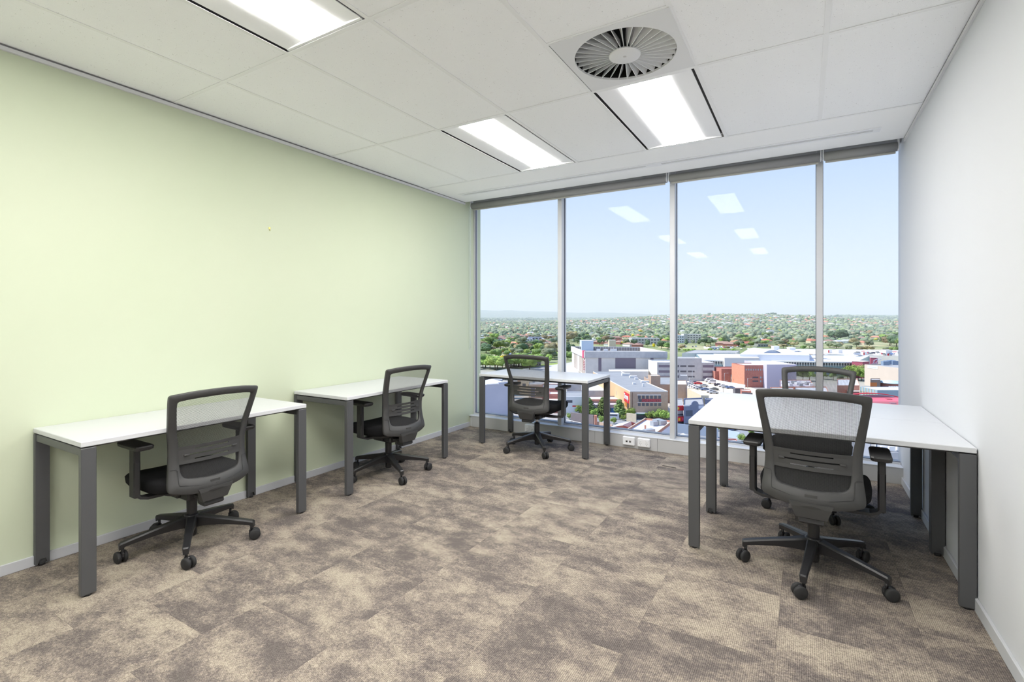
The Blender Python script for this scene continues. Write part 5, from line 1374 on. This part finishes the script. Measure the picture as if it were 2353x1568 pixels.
def tree_mesh(seed, m, kind='round'):
    r_ = random.Random(seed); q = MB()
    q.cyl((0, 0, -.3), (0, 0, .55), .035, .02, n=6, mi=1)
    blobs = []
    if kind == 'round': blobs = [(r_.uniform(-.24, .24), r_.uniform(-.24, .24), r_.uniform(.42, .80), r_.uniform(.17, .28)) for _ in range(13)]
    elif kind == 'tall': blobs = [(r_.uniform(-.14, .14) * (1.15 - z), r_.uniform(-.14, .14) * (1.15 - z), z, .09 + .17 * (1.05 - z)) for z in [.22 + .72 * i / 13 for i in range(14)]]
    elif kind == 'wide': blobs = [(r_.uniform(-.4, .4), r_.uniform(-.4, .4), r_.uniform(.5, .78), r_.uniform(.13, .22)) for _ in range(17)]
    elif kind == 'cone': blobs = [(0, 0, z, .02 + .14 * (1 - z)) for z in [.15 + .8 * i / 11 for i in range(12)]]
    v, f = ICO2
    for x, y, z, s_ in blobs:
        rr = np.array([1 + .42 * noise.noise(Vector(p) * 2.3 + Vector((x * 9, y * 9, seed))) + .20 * noise.noise(Vector(p) * 6.1 + Vector((seed, x, y))) for p in v])
        vv = v * rr[:, None] * s_ * np.array([1, 1, .82]) + np.array([x, y, z])
        q.add([tuple(p) for p in vv], f.tolist(), smooth=True)
    if kind != 'cone':
        for i in range(950):
            x, y, z, s_ = r_.choice(blobs)
            d = Vector((r_.gauss(0, 1), r_.gauss(0, 1), r_.gauss(0, 1))).normalized(); p = Vector((x, y, z)) + Vector((d.x, d.y, d.z * .82)) * s_ * r_.uniform(.9, 1.25)
            nn = (d + Vector((r_.uniform(-.6, .6), r_.uniform(-.6, .6), r_.uniform(-.1, .9)))).normalized(); a = nn.orthogonal().normalized(); b = nn.cross(a); ss = .038 * r_.uniform(.6, 1.4)
            th_ = r_.uniform(0, 6.28); a, b = a * math.cos(th_) + b * math.sin(th_), b * math.cos(th_) - a * math.sin(th_)
            q.add([p - a * ss, p + b * ss * .7, p + a * ss, p - b * ss * .7], [(0, 1, 2, 3)])
    return q.mesh('tree', [m, M_trunk])
def leafy(seed, m, n=2200, kind='round', size=.035):
    """crown of many small leaf sprays plus trunk and limbs, unit height"""
    r_ = random.Random(seed); c = MB()
    bl = []
    if kind == 'round': bl = [(r_.uniform(-.22, .22), r_.uniform(-.22, .22), r_.uniform(.40, .84), r_.uniform(.12, .22)) for _ in range(16)]
    else: bl = [(r_.uniform(-.12, .12) * (1.2 - z), r_.uniform(-.12, .12) * (1.2 - z), z, .07 + .22 * (1.02 - z)) for z in [.20 + .74 * i / 15 for i in range(16)]]
    for i in range(n):
        bx, by_, bz, s_ = r_.choice(bl)
        d = Vector((r_.gauss(0, 1), r_.gauss(0, 1), r_.gauss(0, 1))).normalized(); p = Vector((bx, by_, bz)) + d * s_ * r_.uniform(.6, 1.05)
        nn = (d + Vector((r_.uniform(-.6, .6), r_.uniform(-.6, .6), r_.uniform(-.2, .8)))).normalized(); a = nn.orthogonal().normalized(); b = nn.cross(a); ss = size * r_.uniform(.6, 1.3)
        th_ = r_.uniform(0, 6.28); a, b = a * math.cos(th_) + b * math.sin(th_), b * math.cos(th_) - a * math.sin(th_)
        c.add([p - a * ss, p + b * ss * .6, p + a * ss, p - b * ss * .6], [(0, 1, 2, 3)])
    q = MB(); q.cyl((0, 0, -.02), (0, 0, .6), .022, .012, n=8)
    for k_ in range(6):
        a_ = k_ * 1.05; q.cyl((0, 0, .28 + .05 * k_), (.16 * math.cos(a_), .16 * math.sin(a_), .45 + .06 * k_), .010, .004, n=5)
    return c.mesh('crown', [m]), q.mesh('trunk', [M_trunk])
TM = {}
for i, m in enumerate(LM):
    TM[i] = [tree_mesh(10 * i + s_, m, k_) for s_, k_ in ((1, 'round'), (2, 'round'), (3, 'wide'))]
TALL = [tree_mesh(71, LM[3], 'tall'), tree_mesh(72, LM[2], 'tall')]; CONE = tree_mesh(73, mat('cypress', (58, 78, 62), .9), 'cone')
tr_ = random.Random(5)
HS = set()
for a_, b_ in HP:
    for i_ in (-1, 0, 1):
        for j_ in (-1, 0, 1): HS.add((int(a_ // 9) + i_, int(b_ // 9) + j_))
KINDT = ['mid green bushy tree', 'bright green leafy tree', 'grey green gum tree', 'dark green dense tree', 'brownish olive gum tree', 'yellow flowering tree']
def put_tree(u, v, hpx, k, where='park', label=None, me=None, wide=1.0, grp=None):
    p = P(u, v); d = -p.x * SA + p.y * CA; hm_ = hpx * d / F_PX; p.z = terr(p.x, p.y)
    o = link('tree', me or tr_.choice(TM[k]), None, p, tr_.uniform(0, 6.28)); sc_ = hm_ / .98; o.scale = (sc_ * wide * tr_.uniform(.9, 1.15), sc_ * wide * tr_.uniform(.9, 1.15), sc_)
    lb = label or KINDT[k] + {'park': ' in the park area behind the small desk', 'mid': ' among the houses above the grey store', 'mall': ' beyond the white mall'}[where]
    return tag(o, lb, 'tree', None if label else (grp or KINDT[k] + 's ' + {'park': 'in the park', 'mid': 'above the store', 'mall': 'beyond the mall'}[where]))
NT = 0
# hand placed near trees (leafy)
LF = {}
def near_tree(u, v, hpx, lb, k, kind='round', n=2600, wide=1.0):
    p = P(u, v); d = -p.x * SA + p.y * CA; hm_ = hpx * d / F_PX
    key = (k, kind)
    if key not in LF: LF[key] = leafy(31 + len(LF), LM[k], n, kind)
    t = thing('street_tree', lb, 'tree', p, tr_.uniform(0, 6)); cm, tm = LF[key]
    for nm, me in (('crown', cm), ('trunk', tm)):
        o = link(nm, me, t); o.scale = (hm_ * wide, hm_ * wide, hm_)
    return t
for a in ((1423.5, 961, 42, 'conical dark green street tree left of the brick store', 0, 'tall'), (1386, 958, 44, 'street tree half hidden by the desk leg before the awnings', 0, 'tall'), (1353, 957, 42, 'green street tree right of the desk leg', 0, 'tall'), (1451, 965, 28, 'bright green street tree before the brick store corner', 1, 'round'), (1331, 953, 22, 'small bright tree left of the desk leg', 1, 'round'), (1298, 927, 14, 'small green tree beside the white shop', 1, 'round'),
          (1367, 960, 22, 'low bright street tree behind the brown yard wall', 1, 'round'), (1382, 975, 20, 'bright bushy tree beside the driving van', 1, 'round'), (1411, 976, 17, 'small round tree in front of the driving van', 1, 'round'), (1432, 968, 14, 'small bright tree left of the gabled shop', 1, 'round'),
          (1491, 966, 20, 'olive bushy tree at the left behind the white flat roof', 1, 'round'), (1507, 966, 22, 'olive bushy tree in the middle behind the white flat roof', 1, 'round'), (1520, 966, 26, 'large olive bushy tree behind the white flat roof', 1, 'round'), (1532, 968, 23, 'olive bushy tree at the right behind the white flat roof', 1, 'round'),
          (1308, 965, 16, 'bushy shrub by the foot of the first mullion', 1, 'round'), (1577, 980, 22, 'young bright street tree before the navy pub', 1, 'tall'),
          (1727, 1001, 16, 'bright tree above the left arm of the large chair', 1, 'round'), (1705, 1017, 20, 'green tree at the left of the large chair arm', 1, 'round'), (1648, 992, 14, 'small tree seen between the desk legs', 1, 'round'),
          (1668, 853, 14, 'bright green tree behind the red brick wing', 1, 'round')):
    near_tree(*a, wide=1.25 if a[5] == 'round' else 1.5)
for i, (u, v, hp_, k) in enumerate([(1845, 876, 28, 0), (1860, 876, 30, 1), (1828, 874, 24, 0), (1815, 876, 22, 3), (1800, 876, 20, 4), (1892, 872, 20, 1), (1915, 874, 22, 0), (1930, 878, 18, 3), (1948, 874, 30, 1), (1960, 875, 34, 1), (1972, 874, 36, 1), (1980, 876, 30, 1), (1952, 868, 28, 1), (1792, 872, 18, 4)]):
    near_tree(u, v, hp_, 'bright tree in the belt between the mall and the shops, near the far chair' if i % 2 == 0 else 'green tree in the belt between the mall and the shops, beside the far chair', k, 'round', wide=1.2)['group'] = 'tree belt before the mall'
# park at left: street trees along the bottom
for i in range(16): put_tree(1090 + i * 9.2 + tr_.uniform(-3, 3), 848 + tr_.uniform(-5, 3), tr_.uniform(24, 34), tr_.choice((1, 1, 0)), 'park', wide=1.2)
put_tree(1161, 840, 26, 5, label='vivid yellow tree behind the top corner of the chair back', wide=1.1)
for i in range(5): put_tree(1172 + i * 7, 842, 26, 3, 'park', wide=1.3)
for i in range(8): put_tree(1095 + i * 22, 873 + tr_.uniform(-3, 3), 18, 0, 'park', wide=1.5)
for u, v, hp_, k, w_ in ((1098, 806, 26, 4, 1.4), (1108, 805, 22, 4, 1.3), (1120, 800, 26, 0, 1.4), (1133, 799, 22, 0, 1.2), (1135, 783, 18, 1, 1.1), (1117, 812, 22, 3, 1.3), (1129, 812, 16, 4, 1.5), (1150, 808, 26, 0, 1.2), (1163, 799, 18, 1, 1.1), (1180, 805, 16, 3, 1.2), (1197, 795, 20, 2, 1.3), (1202, 805, 16, 0, 1.2), (1220, 800, 16, 3, 1.2), (1236, 797, 17, 1, 1.1), (1237, 806, 13, 0, 1.1), (1185, 813, 10, 1, 1.6), (1207, 814, 12, 1, 1.7), (1250, 815, 20, 3, 1.3), (1266, 822, 34, 4, 1.1), (1275, 812, 26, 4, 1.2), (1262, 834, 20, 1, 1.1), (1252, 781, 9, 3, 1.4), (1270, 785, 14, 4, 1.4), (1203, 774, 7, 3, 1), (1305, 788, 26, 4, 1.2), (1315, 784, 24, 4, 1.1), (1335, 783, 16, 3, 1.3), (1345, 780, 16, 3, 1.2), (1308, 812, 22, 3, 1.1), (1317, 832, 26, 0, 1.1), (1305, 828, 20, 3, 1.1), (1392, 787, 16, 4, 1.2), (1388, 780, 11, 0, 1.2), (1402, 790, 11, 3, 1.4), (1437, 793, 9, 5, 1.5), (1456, 793, 12, 3, 1.3), (1488, 797, 15, 3, .9), (1503, 800, 10, 5, .9), (1520, 802, 18, 3, 1.3), (1535, 803, 16, 0, 1.4), (1471, 770, 9, 5, 1.5), (1337, 785, 8, 1, 1.3), (1375, 784, 9, 1, 1.4), (1281, 763, 6, 5, 1.5), (1172, 813, 9, 5, 1.2)):
    put_tree(u, v, hp_, k, 'park' if u < 1330 and v > 790 else 'mid', wide=w_)
put_tree(1179.3, 770, 13, 3, label='tall narrow dark cypress above the terracotta roofs', me=CONE)
put_tree(1577, 792, 12, 3, label='palm like tree before the white apartments', me=TALL[0]); put_tree(1607, 791, 13, 3, label='conical tree right of the white apartments', me=TALL[0])
for u, v, hp_, k, w_ in ((1620, 795, 18, 3, 1.6), (1632, 793, 17, 3, 1.5), (1640, 790, 10, 2, 1.3), (1664, 787, 18, 2, 1.0), (1641, 776, 7, 1, 1.5), (1711, 786, 12, 1, 1.4), (1700, 781, 14, 0, 1.3), (1730, 785, 12, 1, 1.2), (1784, 783, 9, 1, 1.5), (1697, 798, 17, 2, 1.0), (1707, 801, 12, 0, 1.2), (1735, 796, 14, 2, 1.4), (1762, 789, 8, 1, 1.4), (1790, 796, 14, 2, 1.4), (1800, 801, 11, 4, 1.5), (1770, 800, 9, 4, 1.5), (1567, 802, 11, 4, 1.4), (1576, 809, 8, 1, 1.8), (1590, 809, 8, 1, 1.8), (1632, 808, 8, 1, 1.8), (1661, 808, 9, 1, 1.6), (1686, 808, 7, 1, 1.6), (1557, 808, 8, 0, 1.6), (1628, 802, 10, 4, 1.5), (1671, 803, 8, 4, 1.5), (1916, 782, 20, 3, 1.3), (1935, 783, 24, 3, 1.3), (1928, 781, 22, 3, 1.3), (1962, 792, 16, 4, 1.4), (1998, 797, 14, 2, 1.5), (1968, 797, 12, 2, 1.5), (1993, 808, 14, 4, 1.5), (1907, 800, 16, 2, 1.0), (1922, 801, 13, 2, 1.5), (2045, 795, 24, 4, 1.3), (2060, 797, 26, 3, 1.3), (2070, 800, 24, 0, 1.2), (2040, 812, 14, 2, 1.5), (2055, 813, 16, 0, 1.4), (1860, 801, 14, 2, 1.4), (1876, 803, 10, 3, 1.4), (1846, 803, 9, 0, 1.6), (1950, 806, 12, 2, 1.4), (1975, 808, 12, 4, 1.4)):
    put_tree(u, v, hp_, k, 'mall', wide=w_)
put_tree(1611, 812.5 + 6, 15, 4, label='bare looking round tree standing on the white mall roof edge', me=TM[4][2])
nt_ = len([o for o in COL.objects if o.name.startswith('tree')])
tries = 0
while nt_ < 255 and tries < 1500:
    tries += 1
    zone = tr_.random()
    if zone < .45: u, v = tr_.uniform(1088, 1300), tr_.uniform(778, 826)
    elif zone < .7: u, v = tr_.uniform(1300, 1560), tr_.uniform(770, 796)
    else: u, v = tr_.uniform(1556, 2076), tr_.uniform(772, 800)
    p = P(u, v)
    if blocked(p): continue
    d = F_PX * 38 / (v - CY); k = tr_.choice((0, 0, 1, 2, 2, 3, 3, 4))
    put_tree(u, v, tr_.uniform(5, 11) * F_PX / d, k, 'park' if u < 1300 else 'mid' if u < 1556 else 'mall', wide=1.25); nt_ += 1
# the wooded suburbs beyond as one mass
protos = []
for s_ in range(5):
    v, f = ICO2A; rr = np.array([1 + .75 * noise.noise(Vector(p) * 2.6 + Vector((s_ * 5, 0, 0))) for p in v]); protos.append((v * rr[:, None] * np.array([.62, .62, .5]) + np.array([0, 0, .45]), f))
v0_, f0_ = (lambda bm: (np.array([p.co[:] for p in bm.verts]), np.array([[x.index for x in fc.verts] for fc in bm.faces])))(bmesh.ops.create_icosphere((_b := bmesh.new()), subdivisions=1, radius=1) and _b)
for s_ in range(5):
    rr = np.array([1 + .6 * noise.noise(Vector(p) * 2.6 + Vector((s_ * 5, 0, 0))) for p in v0_]); protos.append((v0_ * rr[:, None] * np.array([.62, .62, .5]) + np.array([0, 0, .45]), f0_))
FM = [mat('far foliage a', (130, 143, 116), .9), mat('far foliage b', (142, 154, 124), .9), mat('far foliage c', (116, 132, 108), .9), mat('far foliage d', (158, 166, 138), .9), mat('far foliage e', (156, 152, 124), .9), mat('far foliage f', (148, 168, 116), .9), mat('far foliage yellow', (214, 206, 80), .9)]
its = []; fr_ = random.Random(3)
for i in range(27000):
    u = fr_.uniform(1050, 2120); dd = 780 + 2500 * fr_.random() ** .8
    if dd < 1000 and fr_.random() < .5: continue
    p = PD(u, dd, 0)
    if blocked(p): continue
    if (int(p.x // 9), int(p.y // 9)) in HS: continue
    if noise.noise(Vector((p.x / 90, p.y / 90, 3))) < -.1 and fr_.random() < .6: continue
    s_ = (2.8 + 5.6 * fr_.random() ** 1.6) * (1 + dd / 12000); k = fr_.choice((0, 0, 1, 1, 2, 2, 2, 3, 3, 4, 5)) if fr_.random() > .004 else 6
    its.append((fr_.randrange(5) + (5 if dd > 1800 else 0), p.x, p.y, terr(p.x, p.y) - .5, (s_ * fr_.uniform(.8, 1.3), s_ * fr_.uniform(.8, 1.3), s_), fr_.uniform(0, 6.28), k))
joined('distant_forest', 'dense wooded suburbs covering the far valley and hillside', 'trees', its, protos, FM)
its = []
for i in range(5000):
    u = fr_.uniform(1040, 2130); dd = fr_.uniform(3300, 6500); p = PD(u, dd, 0); s_ = fr_.uniform(8, 16)
    its.append((fr_.randrange(5), p.x, p.y, terr(p.x, p.y) - 2, (s_ * 1.4, s_ * 1.4, s_), 0, fr_.choice((0, 2, 2, 3))))
joined('distant_forest', 'blue green forest on the rolling hills beyond the suburbs', 'trees', its, protos, FM)
# skyline trees on the ridge
put = 0
for u, s_ in ((1584, 9), (1630, 12), (1765, 14), (1775, 16), (1780, 15), (1797, 10)):
    p = PD(u, 2650, 0); o = link('ridge_tree', TM[3][put % 3], None, (p.x, p.y, terr(p.x, p.y))); o.scale = (s_ * 1.6, s_ * 1.6, s_ * 1.25); put += 1
    tag(o, 'large dark tree standing up on the ridge skyline', 'tree', 'ridge skyline trees')
# lawns
LZ = [0.0]
def lawn(name, pts_, m, dz=.06):
    q = MB(); w_ = [P(u, v) for u, v in pts_]; LZ[0] += .05; q.prism(w_, GZ - .3, GZ + dz + LZ[0]); return struct(q.build(name, m))
M_lawn = mat('lawn green', (158, 176, 92), .95, var=.2, scale=.05)
lawn('lawn', [(1085, 818), (1130, 815), (1160, 800), (1240, 796), (1290, 802), (1290, 812), (1170, 806), (1150, 812), (1085, 822)], M_lawn)
lawn('lawn', [(1190, 850), (1240, 838), (1300, 832), (1300, 838), (1250, 846), (1215, 858)], M_lawn)
lawn('road_street', [(1290, 980), (1420, 990), (1560, 1012), (1760, 1037), (2000, 1052), (2000, 1012), (1700, 985), (1560, 962), (1460, 948), (1300, 935)], M_asph)
lawn('road_park', [(1200, 848), (1250, 880), (1330, 870), (1330, 830), (1300, 836)], mat('road pale', (196, 194, 196), .9))
# parked cars in the distance
pc = random.Random(9); pl = list(paints.values())
q0 = {}
for m in pl:
    q = MB(); q.loft([[(x, -.9, z) for x, z in ((-2.2, .3), (-2.2, .9), (-1.2, 1.4), (.4, 1.45), (1.2, .95), (2.2, .8), (2.2, .3))], [(x, .9, z) for x, z in ((-2.2, .3), (-2.2, .9), (-1.2, 1.4), (.4, 1.45), (1.2, .95), (2.2, .8), (2.2, .3))]])
    q.box((-1.2, -.92, .95), (.7, .92, 1.3), 1); q0[m.name] = q.mesh('car', [m, M_win])
def far_cars(n_, ua, ub, va, vb_, h, lb, grp):
    for i in range(n_):
        u, v = pc.uniform(ua, ub), pc.uniform(va, vb_); p = P(u, v, h)
        o = link('car', q0[pc.choice(pl).name], None, p, YAW + R(pc.choice((70, 250)) + pc.uniform(-4, 4))); tag(o, lb, 'car', grp)
far_cars(34, 1150, 1250, 808, 817, .05, 'small parked car in the park car park behind the chair top', 'cars in the park car park')
far_cars(30, 1640, 1720, 797, 804, .05, 'small parked car beyond the left end of the white mall', 'cars beyond the mall')
far_cars(34, 1965, 2068, 810.5, 816.5, 10.3, 'small parked car on the rooftop car park by the white wall', 'cars on the rooftop car park')
far_cars(8, 1560, 1600, 796, 800, .05, 'small parked car before the white apartments', 'cars before the apartments')
car('dark blurred car on the street seen between desk legs', 1677, 990, YAW + R(10), 'car', paints['blue'], .02, None)
# white market canopies and container at the foot of the window
for u, v, lb in ((1570, 1001, 'small white pyramid canopy left of the near desk leg'), (1610, 976, 'small cream pyramid canopy between the desk legs')):
    p = P(u, v, 3); t = thing('canopy', lb, 'canopy', (p.x, p.y, GZ)); q = MB(); q.add([(-2, -2, 2.4), (2, -2, 2.4), (2, 2, 2.4), (-2, 2, 2.4), (0, 0, 3.7)], [(0, 1, 4), (1, 2, 4), (2, 3, 4), (3, 0, 4)]); q.build('cloth', M_white, t)
    for sx_ in (-1.9, 1.9):
        for sy_ in (-1.9, 1.9):
            q = MB(); q.cyl((sx_, sy_, 0), (sx_, sy_, 2.4), .05, n=6); q.build('pole', M_metal, t)
wall_line('blue_grey_hoarding', 'long blue grey hoarding wall at the foot of the window behind the desk legs', P(1550, 995), P(1650, 1008), 3.2, 1, .3, mat('hoarding', (150, 164, 182), .7), 'wall')
wall_line('pale_blue_hoarding', 'pale blue hoarding right of the desk legs at the street', P(1660, 1003), P(1700, 1012), 2.4, 1, .3, mat('hoarding pale', (190, 206, 220), .7), 'wall')
t, p_ = shop('white roofed low shed at the foot of the window left of the chair arm', 1640, 1695, 1022, 4, 7, M_brick, M_roof_w)
t, p_ = shop('pale roofed yard building under the desk by the right armrest', 2010, 2110, 1040, 4, 12, M_conc, M_roof_d); 
for k_ in range(3): wbox(t, 'air_unit', P(2030 + k_ * 18, 1034, 4), 1.2, .8, 3.8, 4.9, M_white, .3)
t = thing('paling_fence', 'grey timber paling fence behind the yard building', 'fence', P(2040, 1020)); a, b = P(2000, 1014), P(2110, 1024); A, d_, nr, W = face_frame(a, b)
for k_ in range(60): wface(t, 'paling', a, b, W * k_ / 60, W * (k_ + .9) / 60, 0, 2.3 + .05 * (k_ % 3), mat('weathered timber', (170, 162, 150), .9, objvar=.1), depth=.02, proud=.02)
